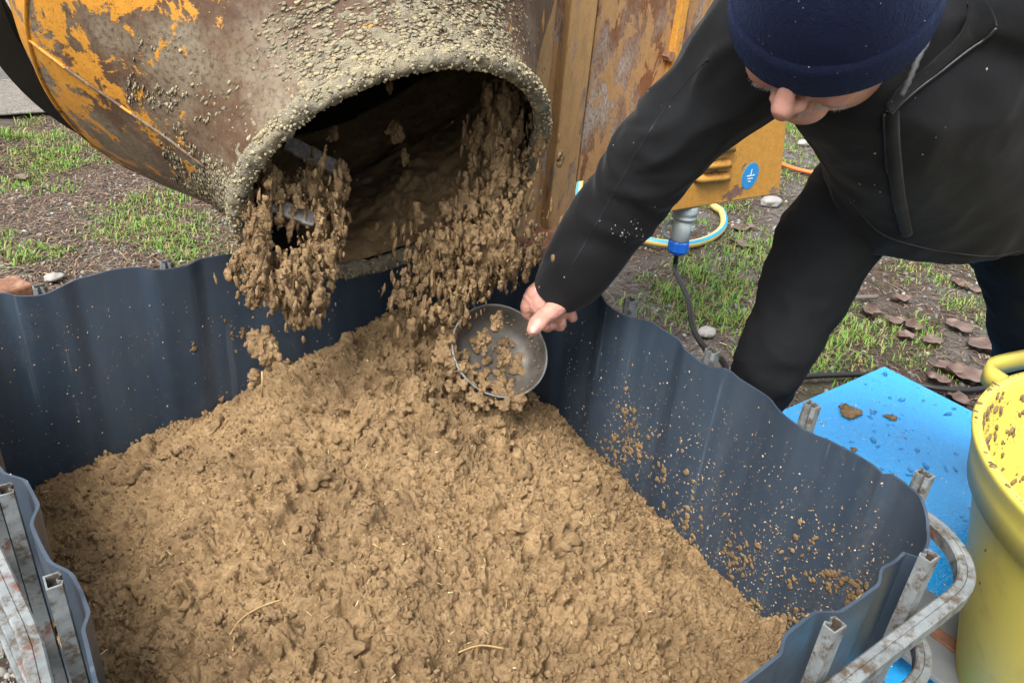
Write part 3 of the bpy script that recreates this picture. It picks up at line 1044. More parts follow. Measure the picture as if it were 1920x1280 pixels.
# rolled lip, rough with mortar
th = np.linspace(0, 2*np.pi, 260, endpoint=False)
tb = np.linspace(0, 2*np.pi, 18, endpoint=False)
RR = []
for a in th:
    d = math.cos(a)*ME+math.sin(a)*MG
    RR.append([MC+BK*0.004+d*.268+0.0135*(math.cos(b)*d+math.sin(b)*MN*1.15) for b in tb])
RR = np.array(RR)
q = RR.reshape(-1, 3)
f1, f2, h_ = worley(q*95)
dsp = 0.0065*(0.55-f1)+0.004*fbm(q*60, 3)
cen = np.repeat(np.array([MC+BK*0.004+(math.cos(a)*ME+math.sin(a)*MG)*.268 for a in th]), len(tb), 0)
q = q+(q-cen)/0.0135*dsp[:, None]
RR = q.reshape(RR.shape)
RR = np.concatenate([RR, RR[:1]], 0)
vv, ff = loft(RR, False)
obj('lip', (vv, ff), MAT['crust'], drum, attr=np.clip(0.38+0.5*perlin(vv*30)+(0.3-np.repeat(f1.reshape(len(th), -1), 1, 0).ravel()[np.arange(len(vv)) % len(f1)])*0.9, 0, 1))
# dried mortar clots on the collar
n_ = 44000
a = rng.uniform(0, 2*np.pi, n_)
s = -0.004+0.215*rng.random(n_)**1.2
den = np.clip(1.25-s/0.145+0.9*perlin(np.stack([np.cos(a)*6, np.sin(a)*6, s*22], -1)), 0, 1)
keep = rng.random(n_) < den
a, s = a[keep], s[keep]
R = Rout(s)+np.where(s < .012, .012, 0)
d = np.cos(a)[:, None]*ME+np.sin(a)[:, None]*MG
pos = MC+BK*s[:, None]+d*R[:, None]
sz = 0.0008+0.0028*rng.random(len(a))**2.6
tq = np.cross(BK, d)
M = np.stack([tq, np.cross(d, tq), d], -1)
vv, ff = scatter(ICO1, pos, M, np.stack([sz*rng.uniform(1.0, 2.6, len(a)), sz*rng.uniform(.8, 1.4, len(a)), sz*rng.uniform(.3, .75, len(a))], -1), 0.85, 1.4)
obj('mortar_clots', (vv, ff), MAT['crust'], drum, attr=np.clip(np.repeat(rng.normal(0.58, 0.2, len(a)), len(ICO1[0])), 0, 1), kind='stuff')
# thin skin of mortar under the clots
sg, ag = np.linspace(0.004, 0.15, 60), np.linspace(0, 2*np.pi, 300)
S_, A_ = np.meshgrid(sg, ag, indexing='ij')
dd = np.cos(A_.ravel())[:, None]*ME+np.sin(A_.ravel())[:, None]*MG
pp = MC+BK*S_.ravel()[:, None]+dd*Rout(S_.ravel())[:, None]
tk = 0.0020*(1-S_.ravel()/0.07)+0.0055*fbm(pp*55, 4)-0.0016
pp = pp+dd*tk[:, None]
ni, nj = S_.shape
i, j = np.meshgrid(np.arange(ni-1), np.arange(nj-1), indexing='ij')
Fk = np.stack([i*nj+j, (i+1)*nj+j, (i+1)*nj+j+1, i*nj+j+1], -1).reshape(-1, 4)
obj('mortar_skin', (pp, Fk), MAT['crust'], drum, attr=np.clip(0.22+18*tk+0.3*perlin(pp*50), 0, 1))
n_ = 3200
a = rng.uniform(0, 2*np.pi, n_); b = rng.uniform(0, 2*np.pi, n_)
d = np.cos(a)[:, None]*ME+np.sin(a)[:, None]*MG
nl = np.cos(b)[:, None]*d+np.sin(b)[:, None]*MN*1.1
sz = .0009+.0024*rng.random(n_)**2
vv, ff = scatter(ICO1, MC+BK*.004+d*.268+nl*.0145, rand_rot(n_), np.stack([sz, sz*1.3, sz*.9], -1), .5)
obj('lip_grains', (vv, ff), MAT['crust'], drum, attr=np.clip(np.repeat(rng.normal(.85, .2, n_), len(ICO1[0])), 0, 1), kind='stuff')
# weld seam along the shell
def seam_ang(px, py, s):
    th_ = np.linspace(0, 2*np.pi, 720)
    P_ = np.array([dp(s, t, Rout(s)) for t in th_])
    X_, Y_, D_ = project(P_)
    return th_[np.hypot(X_-px, Y_-py).argmin()]
a0, a1 = seam_ang(388, 303, .10), seam_ang(80, 78, .345)
if a1-a0 > 3: a1 -= 2*np.pi
if a0-a1 > 3: a1 += 2*np.pi
sp_ = [dp(s_, a0+(a1-a0)*(s_-.10)/(.345-.10), Rout(s_)+0.001) for s_ in np.linspace(.09, .352, 26)]
obj('weld_seam', tube(sp_, 0.0028, 8), MAT['drum'], drum)
# hoop weld at the shoulder and dark guard ring behind
hp = np.array([dp(.352, t, Rout(.352)+0.0005) for t in np.linspace(0, 2*np.pi, 140)])
obj('shoulder_weld', tube(hp, 0.004, 8, cap=False), MAT['drum'], drum)
prof_g = [(.47, .497), (.47, .545), (.56, .545), (.56, .497), (.47, .497)]
obj('guard_ring', revolve(prof_g, MC, BK, ME, MG, 120), MAT['dark_steel'], mixer, smooth=False)
# mixing blades inside, found by pixel on the inner wall
def blade(p0, p1, s0, s1, w, name='blade'):
    A, B = at(*p0, s0), at(*p1, s1)
    t = unit(B-A)
    ctr = MC+BK*((A-MC)@BK)
    inn = unit(ctr-A)
    inn = unit(inn-(inn@t)*t)
    nv_ = unit(-CF+.35*CU); nv_ = unit(nv_-(nv_@t)*t)
    M = np.stack([t, np.cross(nv_, t), nv_], -1)
    kx = np.linspace(-.5, .5, 12)
    rows = []
    for q_ in kx:
        wv = w*(1+.18*perlin(np.array([[q_*7, w*90, 3.3]]))[0])
        rows.append([(q_*np.linalg.norm(B-A), sy*wv/2, sz_*.005) for sy, sz_ in ((-1, -1), (1, -1), (1, 1), (-1, 1))])
    v, f = loft(np.array(rows), True)
    v = v@M.T+(A+B)/2
    return obj(name, (v, f), MAT['blade'], drum, smooth=False, bevel=0.002)
blade((490, 376), (590, 414), 1.215, 1.25, 0.024)
blade((535, 266), (638, 320), 1.31, 1.36, 0.026)
# clay riding up inside the drum
ag = np.linspace(math.radians(0), math.radians(360), 300)
sg = np.linspace(0.012, 0.52, 90)
S_, A_ = np.meshgrid(sg, ag, indexing='ij')
dd = np.cos(A_.ravel())[:, None]*ME+np.sin(A_.ravel())[:, None]*MG
down = dd@V3(0, 0, -1)*0.85+dd@V3(1, 0, 0)*0.52     # thickest towards the bottom and the right
cover = np.clip((down-0.50+.10*perlin(dd*3))/0.45, 0, 1)*np.clip(1.25-S_.ravel()/.42, 0, 1)
pp0 = MC+BK*S_.ravel()[:, None]+dd*(Rout(S_.ravel())[:, None]-0.013)
f1, f2, h_ = worley(pp0*30)
tk = cover**1.3*(0.03+0.10*np.clip(S_.ravel()/0.3, 0, 1))+cover*(0.028*fbm(pp0*9, 3)+0.03*(0.5-f1)+.02*np.abs(perlin(pp0*45)))
tk = tk*np.clip(S_.ravel()/0.03, 0.15, 1)
tk = np.where(cover > 0.03, np.maximum(tk, 0.0), -0.004)
pp = pp0-dd*tk[:, None]
i, j = np.meshgrid(np.arange(len(sg)-1), np.arange(len(ag)-1), indexing='ij')
nj = len(ag)
Fk = np.stack([i*nj+j, (i+1)*nj+j, (i+1)*nj+j+1, i*nj+j+1], -1).reshape(-1, 4)
cv = cover[Fk].max(1) > 0.03
obj('clay_inside', (pp, Fk[cv]), MAT['clay'], mixer, kind='stuff')
# frame column, three vertical strips with a recessed web between them
def vstrip(pa, pb, y, z0, z1, depth, name, mat, par=mixer, proud=0.0):
    xa, xb = onp(pa, 200, 1, y)[0], onp(pb, 200, 1, y)[0]
    return obj(name, box(((xa+xb)/2, y+depth/2-proud, (z0+z1)/2), (xb-xa, depth, z1-z0)), mat, par, smooth=False, bevel=0.004)
column = vstrip(1052, 1098, .65, 0.02, 1.75, .10, 'column', MAT['column'])
obj('column_web', box((onp(1037, 200, 1, .68)[0], .70, .9), (.05, .03, 1.7)), MAT['panel'], column, smooth=False)
vstrip(985, 1026, .65, 0.02, 1.75, .06, 'column_flange', MAT['column'], column)
obj('base_plate', box((.76, .66, .455), (.22, .2, .03)), MAT['rust'], mixer, smooth=False, bevel=0.004)
bb = box((.78, .62, .425), (.16, .10, .03))
obj('base_bracket', bb, MAT['cabinet'], mixer, smooth=False, bevel=0.003)
obj('frame_foot', box((.76, .72, .02), (.5, .12, .06)), MAT['rust'], mixer, smooth=False, bevel=0.004)
# side panel behind the arm
xa, xb = onp(1100, 200, 1, .67)[0], onp(1470, 200, 1, .67)[0]
zb = onp(1092, 340, 1, .67)[2]
obj('side_panel', box(((xa+xb)/2, .677, (zb+1.75)/2), (xb-xa, .012, 1.75-zb)), MAT['panel'], mixer, smooth=False, bevel=0.002)
xt = onp(1266, 60, 1, .66)[0]
obj('panel_trim', box((xt+.012, .662, 1.2), (.026, .022, 1.1)), MAT['cabinet'], mixer, smooth=False, bevel=0.002)
bpt = onp(1256, 106, 1, .655)
obj('bolt', tube([bpt+V3(0, .02, 0), bpt+V3(0, -.008, 0)], .013, 6), MAT['rust'], mixer, smooth=False)
# motor cabinet with louvres
CY = .50
cl, cr = onp(1256, 396, 1, CY), onp(1461, 365, 1, CY)
ct = onp(1476, 215, 1, CY)
zbot = .522
cabF = np.array([[cl[0], CY, zbot+.008], [cr[0], CY, zbot-.003], [ct[0]-.01, CY, ct[2]+.05], [cl[0]-.005, CY, ct[2]+.0]])
cabB = cabF+V3(0, .155, 0)
vq = np.vstack([cabF, cabB])
fq = np.array([[0, 1, 2, 3], [7, 6, 5, 4], [0, 4, 5, 1], [1, 5, 6, 2], [2, 6, 7, 3], [3, 7, 4, 0]])
cabinet = obj('motor_cabinet', (vq, [fq]), MAT['cabinet'], mixer, smooth=False, bevel=0.004)
for (pa, pb, py0, py1) in [(1316, 1378, 262, 287), (1312, 1371, 300, 317), (1300, 1369, 325, 342)]:
    A0, A1 = onp(pa, py1, 1, CY), onp(pb, py1-6, 1, CY)
    B0, B1 = onp(pa+2, py0, 1, CY), onp(pb+2, py0-6, 1, CY)
    rows = []
    for t in np.linspace(0, 1, 12):
        lo, hi_ = A0+(A1-A0)*t, B0+(B1-B0)*t
        k_end = math.sqrt(max(0, 1-(2*t-1)**6))
        rows.append([hi_+V3(0, .001, 0), (lo+hi_)/2+V3(0, -.010*k_end, 0), lo+V3(0, -.017*k_end, 0), lo+V3(0, -.012*k_end, .004), lo+V3(0, .001, .006)])
    R_ = np.array(rows)
    obj('louvre', loft(R_, True), MAT['cabinet'], cabinet, smooth=True)
# round blue earth sticker
sc0 = onp(1407, 330, 1, CY-.0015)
Rs = .034
th = np.linspace(0, 2*np.pi, 40, endpoint=False)
ring_s = lambda R, dy: np.array([sc0+V3(R*math.cos(t), dy, R*math.sin(t)*1.12) for t in th])
stk = obj('sticker', loft(np.array([ring_s(Rs, .003), ring_s(Rs, 0)]), True), MAT['sticker'], cabinet, smooth=False)
def bar(x, z, w, h): return box(sc0+V3(x, -.001, z), (w, .001, h))
mark = [bar(0, .011, .003, .018), bar(0, .001, .034, .0032), bar(0, -.0075, .022, .0032), bar(0, -.016, .011, .0032)]
lett = [bar(x_, -.0035, .0016, .0018) for x_ in np.linspace(-.014, .014, 8)]+[bar(x_, -.0215, .0018, .002) for x_ in np.linspace(-.005, .005, 3)]
obj('earth_symbol', join(*mark), MAT['white_print'], stk, smooth=False)
# left foot beam of the mixer frame, seen past the tank at the left edge
A = onz(22, 545, .09)
obj('foot_beam', box((A[0]-.10, A[1], .05), (.30, .10, .10), [[.94, -.34, 0], [.34, .94, 0], [0, 0, 1]]), MAT['rust'], mixer, smooth=False, bevel=0.008)

# ================================================================== FALLING CLAY
def clod_mesh(c, size, stretch, base=ICO3, seedoff=0.0):
    V, F = base
    o_ = rng.random(3)*100
    Vs = V*np.array([1, 1, .55])
    v = V*(1+0.55*fbm(Vs*1.5+o_, 2)+0.55*np.abs(perlin(Vs*2.6+o_))+0.30*np.abs(perlin(Vs*5.5+o_))-0.30)[:, None]
    v = v*np.array([size*rng.uniform(.7, 1.2), size*rng.uniform(.7, 1.2), size*stretch])
    a = rng.uniform(0, 6.28)
    Rz = np.array([[math.cos(a), -math.sin(a), 0], [math.sin(a), math.cos(a), 0], [0, 0, 1]])
    tlt = rng.normal(0, .12, 2)
    v = v@Rz.T
    v[:, 0] += v[:, 2]*tlt[0]
    v[:, 1] += v[:, 2]*tlt[1]
    return v+c, [F]
CRUMBS = []
def stream(spec):
    out = []
    CRUMBS.clear()
    for (px, py, rx, ry, dep, n_, s0, s1) in spec:
        for _ in range(n_):
            x_, y_ = px+rng.normal()*rx*.5, py+rng.normal()*ry*.5
            out.append(clod_mesh(at(x_, y_, dep+rng.normal()*.02), rng.uniform(s0, s1)*.66, rng.uniform(1.8, 4.2), ICO2))
            for _k in range(2):
                out.append(clod_mesh(at(x_+rng.normal()*rx*.4, y_+rng.normal()*ry*.35, dep+rng.normal()*.025), rng.uniform(.0030, .0075), rng.uniform(1.6, 4.0), ICO2))
            for _k in range(6):
                CRUMBS.append(clod_mesh(at(x_+rng.normal()*rx*.6, y_+rng.normal()*ry*.55, dep+rng.normal()*.035), .0009+.0036*rng.random()**2.2, rng.uniform(1.3, 4.5), ICO2))
    return out
S_right = stream([(935, 205, 30, 40, 1.44, 16, .008, .018), (950, 260, 34, 60, 1.44, 26, .008, .019), (935, 330, 44, 60, 1.43, 30, .008, .02), (915, 400, 60, 60, 1.42, 34, .008, .02), (910, 465, 60, 50, 1.42, 34, .008, .021), (885, 520, 36, 40, 1.42, 18, .007, .017), (960, 500, 26, 30, 1.42, 12, .006, .013), (850, 545, 30, 40, 1.42, 12, .005, .012), (800, 520, 46, 40, 1.42, 16, .005, .011), (770, 570, 30, 30, 1.42, 8, .004, .009), (830, 455, 70, 30, 1.41, 22, .007, .015), (820, 590, 40, 20, 1.42, 8, .004, .009)])
CR_right = list(CRUMBS)
S_left = stream([(480, 470, 26, 70, 1.20, 24, .008, .017), (510, 345, 30, 20, 1.25, 8, .007, .013), (590, 360, 50, 40, 1.27, 28, .008, .017), (520, 400, 40, 30, 1.25, 8, .006, .012), (600, 460, 34, 40, 1.26, 14, .007, .014), (550, 520, 50, 40, 1.22, 30, .008, .017), (555, 580, 20, 34, 1.22, 9, .005, .011), (480, 530, 24, 30, 1.20, 12, .006, .013), (600, 560, 8, 30, 1.22, 3, .003, .006), (640, 380, 10, 60, 1.27, 8, .004, .008)])
def ragged(parts, vox=.0022):
    V_, F_, N_q = remesh(join(*parts), vox, 1, .3)
    q_ = V_*np.array([1, 1, .28])
    q_ = q_+.006*np.stack([perlin(V_*40), perlin(V_*40+9), perlin(V_*40+19)], -1)
    dsp_ = .010*np.abs(perlin(q_*60))+.008*np.abs(perlin(q_*150+7))+.004*np.abs(perlin(V_*300+17))-.006
    return V_+N_q*dsp_[:, None], F_
obj('falling_clay', join(ragged(S_right), *CR_right), MAT['clay'], kind='stuff', label='loose clay pouring off the right side of the drum mouth', cat='clay')
obj('falling_clay', join(ragged(S_left), *CRUMBS), MAT['clay'], kind='stuff', label='loose clay pouring off the left side of the drum mouth', cat='clay')
singles = [(495, 655, 1.22, .021, 1.35, 'large clay clod falling free in front of the dark back wall of the tank'),
           (474, 712, 1.23, .008, 1.9, 'narrow clay clod just above the heap, below the large falling clod'),
           (745, 248, 1.50, .013, 1.5, 'clay clod falling in the middle of the dark drum mouth'),
           (622, 252, 1.48, .007, 1.8, 'small clay clod falling in the upper left of the drum mouth'),
           (760, 296, 1.50, .007, 2.2, 'thin clay clod falling below the middle clod inside the drum mouth'),
           (730, 165, 1.46, .006, 2.0, 'small clay clod falling near the top of the drum mouth'),
           (935, 600, 1.40, .008, 2.2, 'clay clod dropping into the top of the metal bowl'),
           (905, 640, 1.40, .011, 1.9, 'clay clod dropping into the left of the metal bowl'),
           (948, 672, 1.41, .012, 1.6, 'lumpy clay clod landing in the middle of the metal bowl'),
           (600, 405, 1.18, .006, 2.2, 'thin clay clod falling at the left of the drum mouth')]
for (px, py, dep, sz_, st_, lb) in singles:
    parts_ = [clod_mesh(at(px, py, dep), sz_, st_, ICO3)]
    for _ in range(3):
        parts_.append(clod_mesh(at(px, py, dep)+rng.normal(size=3)*sz_*.55, sz_*.6, st_, ICO2))
    obj('clay_clod', ragged(parts_, max(.0012, sz_*.12)), MAT['clay'], label=lb, cat='clay clod', group='clay clods falling from the drum')
sk = at(490, 722, 1.22)
obj('straw_stalk', tube([sk+V3(0, 0, -.022), sk+V3(.003, 0, .024)], .0016, 6), MAT['straw'], label='pale straw stalk falling upright below the large clod', cat='straw')

# ================================================================== BOWL
BC = at(938, 656, 1.425)
bw_n = unit(-CF*.86+CR*.34+CU*.40)              # opening looks this way
be = unit(np.cross(bw_n, CU)); bg_ = np.cross(bw_n, be)
RB = .0875
bprof_in = [(0.0, RB-.001), (-.012, RB-.003), (-.034, RB-.009), (-.046, RB-.018), (-.052, RB-.032), (-.054, .02), (-.054, .0)]
bprof_out = [(-.0555, .0), (-.0555, .02), (-.0535, RB-.031), (-.047, RB-.016), (-.035, RB-.0075), (-.012, RB-.0015), (-.001, RB+.0005), (.001, RB+.002), (.0025, RB), (.0, RB-.001)]
bowl = root('metal_bowl', tuple(BC-bw_n*.05), 'old round metal bowl half pushed into the clay, held by the man', 'bowl')
obj('bowl_shell', revolve(bprof_out+bprof_in[1:], BC, bw_n, be, bg_, 72), MAT['bowl'], bowl)
th = np.linspace(0, 2*np.pi, 90)
obj('rim_bead', tube(np.array([BC+(math.cos(t)*be+math.sin(t)*bg_)*(RB+.0012) for t in th]), .0021, 8, cap=False), MAT['galv'], bowl)
# clay smeared in the bowl
n_ = 170
a = rng.uniform(0, 6.28, n_); r_ = np.sqrt(rng.random(n_))*.066
wgt = np.cos(a-2.2)*r_/.07+rng.normal(0, .5, n_)
kk = wgt > 0.0
a, r_ = a[kk], r_[kk]
pos = BC-bw_n*.050+np.cos(a)[:, None]*be*r_[:, None]+np.sin(a)[:, None]*bg_*r_[:, None]
szb = rng.uniform(.002, .007, len(a))
Mb = np.repeat(np.stack([be, bg_, bw_n], -1)[None], len(a), 0)
obj('clay_in_bowl', scatter(ICO2, pos, Mb, np.stack([szb*1.3, szb*1.1, szb*.5], -1), .6), MAT['clay'], bowl, kind='stuff')
n_ = 90
a = rng.uniform(0, 6.28, n_); hh = rng.uniform(.008, .04, n_)
pos = BC-bw_n*hh[:, None]+(np.cos(a)[:, None]*be+np.sin(a)[:, None]*bg_)*(RB-.006-hh[:, None]*.12)
obj('bowl_specks', scatter(ICO1, pos, rand_rot(n_), rng.uniform(.0008, .0024, n_), .5), MAT['clay'], bowl, kind='stuff')
# loose clay piled against the bowl
pl = []
for _ in range(46):
    px, py = rng.uniform(845, 1000), 0
    py = 735+(px-845)*.10+rng.normal()*10
    h, nr = hit(heap_bvh, px, py)
    if h is not None:
        pl.append(clod_mesh(h+V3(0, 0, .004), rng.uniform(.006, .013), .8))
for _ in range(26):
    px, py = 858+rng.normal()*12, rng.uniform(585, 720)
    h, nr = hit(heap_bvh, px, py)
    if h is not None:
        pl.append(clod_mesh(h+V3(0, 0, .004), rng.uniform(.006, .013), .8))
for _ in range(120):
    t_ = math.radians(rng.uniform(72, 222))
    dirb = math.cos(t_)*CR-math.sin(t_)*CU
    dirb = unit(dirb-(dirb@bw_n)*bw_n)
    rr_ = RB+rng.normal(.008, .008)
    cpos = BC+dirb*rr_+bw_n*rng.uniform(-.030, .004)
    pl.append(clod_mesh(cpos, rng.uniform(.005, .012), .9, ICO2))
for _ in range(46):
    t_ = math.radians(rng.uniform(85, 185))
    dirb = math.cos(t_)*CR-math.sin(t_)*CU
    dirb = unit(dirb-(dirb@bw_n)*bw_n)
    rr_ = rng.uniform(.045, .085)
    pl.append(clod_mesh(BC+dirb*rr_-bw_n*(.056-(rr_/.085)**2*.045), rng.uniform(.004, .011), .8, ICO2))
Vp, Fp, Np = remesh(join(*pl), .0022, 1, .3)
Vp = Vp+Np*(.007*np.abs(perlin(Vp*60))+.005*np.abs(perlin(Vp*130))-.004)[:, None]
obj('loose_clods', (Vp, Fp), MAT['clay'], heap, kind='stuff')

# ================================================================== PERSON
def ell_ring(c, S, a, D, b, k=36, sq=2.4):
    th = np.linspace(0, 2*np.pi, k, endpoint=False)
    cs, sn = np.cos(th), np.sin(th)
    x_ = np.sign(cs)*np.abs(cs)**(2/sq)
    y_ = np.sign(sn)*np.abs(sn)**(2/sq)
    return np.asarray(c)+x_[:, None]*S*a+y_[:, None]*D*b
foot_r, foot_l = V3(.70, -.04, 0), onz(1935, 930, 0)
person = root('person', (.86, -.3, 0), 'man in black jacket, black trousers and dark blue fleece hat bending over the tank', 'person')
# ---- trousers
hipc = at(1775, 395, 1.47)
Sv = unit(CR+.10*CU)
def limb(pts, rad, n_=40, k=26, ell=1.0):
    P_ = spline(pts, n_)
    r2 = np.interp(np.linspace(0, len(rad)-1, n_), np.arange(len(rad)), rad)
    return tube(P_, r2, k, True, True, ell)
legR = limb([at(1650, 330, 1.50), at(1553, 448, 1.47), at(1484, 600, 1.45), at(1430, 712, 1.46), foot_r+V3(.0, 0, .10)], [.105, .092, .074, .060, .058])
legL = limb([at(1870, 350, 1.52), at(1946, 500, 1.60), at(1958, 690, 1.74), foot_l+V3(0, 0, .10)], [.115, .104, .098, .070])
pel = limb([at(1660, 345, 1.51), at(1770, 340, 1.53), at(1880, 345, 1.53)], [.12, .13, .12])
Vt, Ft, Nt = remesh(join(legR, legL, pel), .009, 5)
wr = .008*fbm(np.stack([Vt[:, 0]*9, Vt[:, 1]*9, Vt[:, 2]*17], -1)+4, 3)
Vt = Vt+Nt*wr[:, None]
trous = obj('trousers', (Vt, Ft), MAT['trousers'], person)
for ft, ang in ((foot_r, math.radians(200)), (foot_l, math.radians(190))):
    d_ = V3(math.cos(ang), math.sin(ang), 0)
    sh = limb([ft-d_*.05+V3(0, 0, .05), ft+d_*.03+V3(0, 0, .048), ft+d_*.10+V3(0, 0, .038), ft+d_*.15+V3(0, 0, .032)], [.046, .045, .042, .030], 20, 20)
    sv, sf = sh
    sv = sv.copy(); sv[:, 2] = np.maximum(sv[:, 2], .002)
    obj('shoe', (sv, sf), MAT['rubber'], person)
# ---- jacket
Dv = unit(np.cross(Sv, unit(at(1680, 40, 1.05)-hipc)))
rings = []
specs = [(1775, 372, 1.45, .213, .142), (1772, 345, 1.43, .212, .150), (1765, 300, 1.38, .202, .150), (1750, 240, 1.30, .200, .150), (1735, 175, 1.22, .208, .148), (1718, 105, 1.145, .212, .138), (1700, 45, 1.10, .190, .118), (1685, 0, 1.075, .130, .095), (1675, -25, 1.06, .080, .075)]
R_ = [ell_ring(at(px, py, dp_), Sv, a_, Dv, b_) for px, py, dp_, a_, b_ in specs]
torso = loft(np.array(R_), True)
shR = at(1455, 62, 1.10); elR = at(1225, 300, 1.285); wrR = at(1046, 546, 1.455)
armR = limb([at(1560, 40, 1.12), shR, at(1352, 168, 1.19), elR, at(1135, 428, 1.38), at(1078, 508, 1.428), at(1052, 540, 1.45)], [.088, .091, .084, .0725, .068, .061, .047], 60, 30)
armL = limb([at(1820, 20, 1.10), at(1960, 30, 1.10), at(2090, 170, 1.16), at(2150, 330, 1.22), at(2080, 480, 1.22)], [.09, .092, .08, .07, .055], 40, 26)
Vj, Fj, Nj = remesh(join(torso, armR, armL), .0075, 8)
# folds: long creases across the sleeve, softer ones on the chest
axis_ = unit(wrR-shR)
tpar = (Vj-shR)@axis_
darm = np.linalg.norm((Vj-shR)-tpar[:, None]*axis_, axis=1)
onarm = np.clip((.16-darm)/.06, 0, 1)*np.clip((tpar+.03)/.08, 0, 1)
vx, vy, vz = Vj@CR, Vj@CU, Vj@CF
diag = tpar*.8+(vx+vy)*.35
q = np.stack([diag*9+1.5*perlin(Vj*5), vx*3.5, vy*3.5], -1)
fold = -np.abs(fbm(q, 2))*.016+.006
q2 = np.stack([vx*4+1.2*perlin(Vj*4), vy*6, vz*4], -1)
fold2 = -np.abs(fbm(q2+30, 2))*.014+.005-.005*np.abs(fbm(np.stack([vx*13, vy*8, vz*8], -1)+9, 2))
el_ = np.exp(-((tpar-np.linalg.norm(elR-shR))/.10)**2)*-.012*np.abs(perlin(np.stack([diag*24, vx*5, vy*5], -1)+2*perlin(Vj*6)[:, None]))+np.exp(-((tpar-.05)/.10)**2)*-.010*np.abs(perlin(np.stack([diag*14, vx*9, vy*4], -1)+8))
Vj = Vj+Nj*(onarm*(fold+el_)+(1-onarm)*fold2)[:, None]
jacket = obj('jacket', (Vj, Fj), MAT['jacket'], person)
jb = bvh((Vj, Fj))
def on_jacket(px, py, lift=.002):
    h, nr = hit(jb, px, py)
    if h is None: return None
    return h+nr*lift
def strip(pts, rad, name, mat, par, n_=30, lift=.002, ell=1.0, k=8):
    P_ = [on_jacket(*p, lift) for p in spline(np.array(pts, float), n_)]
    P_ = [p for p in P_ if p is not None]
    return obj(name, tube(np.array(P_), rad, k, True, False, ell), mat, par)
def ribbon(ea, eb, la, lb, name, mat, par, n_=36, th_=.0025, m_=6):
    A_, B_ = spline(np.array(ea, float), n_), spline(np.array(eb, float), n_)
    rows = []
    for a_, b_ in zip(A_, B_):
        row = []
        for t_ in np.linspace(0, 1, m_):
            p_ = a_*(1-t_)+b_*t_
            q_ = on_jacket(p_[0], p_[1], la*(1-t_)+lb*t_+.004*math.sin(math.pi*t_))
            row.append(q_)
        if all(r is not None for r in row): rows.append(row)
    R1 = np.array(rows)
    R2 = R1+CF*th_
    return obj(name, loft(np.concatenate([R1, R2[:, ::-1]], 1), True), mat, par)
ribbon([(1659, 214), (1661, 260), (1666, 310), (1675, 370), (1693, 438)], [(1686, 205), (1688, 260), (1692, 310), (1699, 370), (1712, 438)], .006, .0005, 'zip_flap', MAT['jacket'], jacket)
strip([(1657, 214), (1659, 260), (1664, 320)], .0028, 'zip', MAT['zip'], jacket, 30)
strip([(1866, 52), (1815, 92), (1760, 135), (1700, 180), (1668, 212)], .0022, 'collar_zip', MAT['zip'], jacket, 40, .006)
ribbon([(1835, -10), (1785, 50), (1730, 108), (1688, 150), (1650, 190)], [(1868, 48), (1815, 90), (1760, 133), (1702, 180), (1667, 212)], .028, .004, 'collar', MAT['jacket'], jacket)
strip([(1478, 218), (1500, 250), (1512, 262), (1530, 285), (1560, 330), (1604, 388), (1650, 436), (1715, 460), (1790, 474), (1860, 480), (1912, 470)], .0011, 'hem_stitching', MAT['zip'], jacket, 60, .0004)
strip([(1328, 110), (1262, 182), (1208, 262), (1160, 345), (1112, 430), (1070, 500)], .0010, 'sleeve_seam', MAT['zip'], jacket, 50, -.0004)
# cuff
cd = unit(at(1040, 556, 1.46)-at(1085, 500, 1.42))
cP = [at(1072, 512, 1.43), at(1058, 532, 1.446), at(1050, 543, 1.455), at(1046, 549, 1.46)]
ca, cb = tube(np.array(cP), [.0575, .054, .051, .048], 28, False)
ia, ib = tube(np.array(cP[::-1]), [.044, .047, .05, .05], 28, False)
obj('cuff', join((ca, cb), (ia, ib)), MAT['jacket'], jacket)
# plaster flecks on the sleeve
fl_ = []
for _ in range(30):
    px, py = 1180+rng.normal()*20, 434+rng.normal()*11
    h, nr = hit(jb, px, py)
    if h is not None: fl_.append((h, nr, rng.uniform(.0004, .0017)))
for (px, py) in [(1228, 388), (1188, 268), (1150, 272), (1215, 172), (1058, 520), (1640, 347), (1650, 360), (1612, 345), (1850, 130), (1730, 290), (1640, 288), (1548, 425), (1665, 208), (1716, 184)]:
    h, nr = hit(jb, px, py)
    if h is not None: fl_.append((h, nr, rng.uniform(.0008, .0020)))
obj('plaster_flecks', dab_mesh(fl_, .5), MAT['fleck'], jacket, kind='stuff')

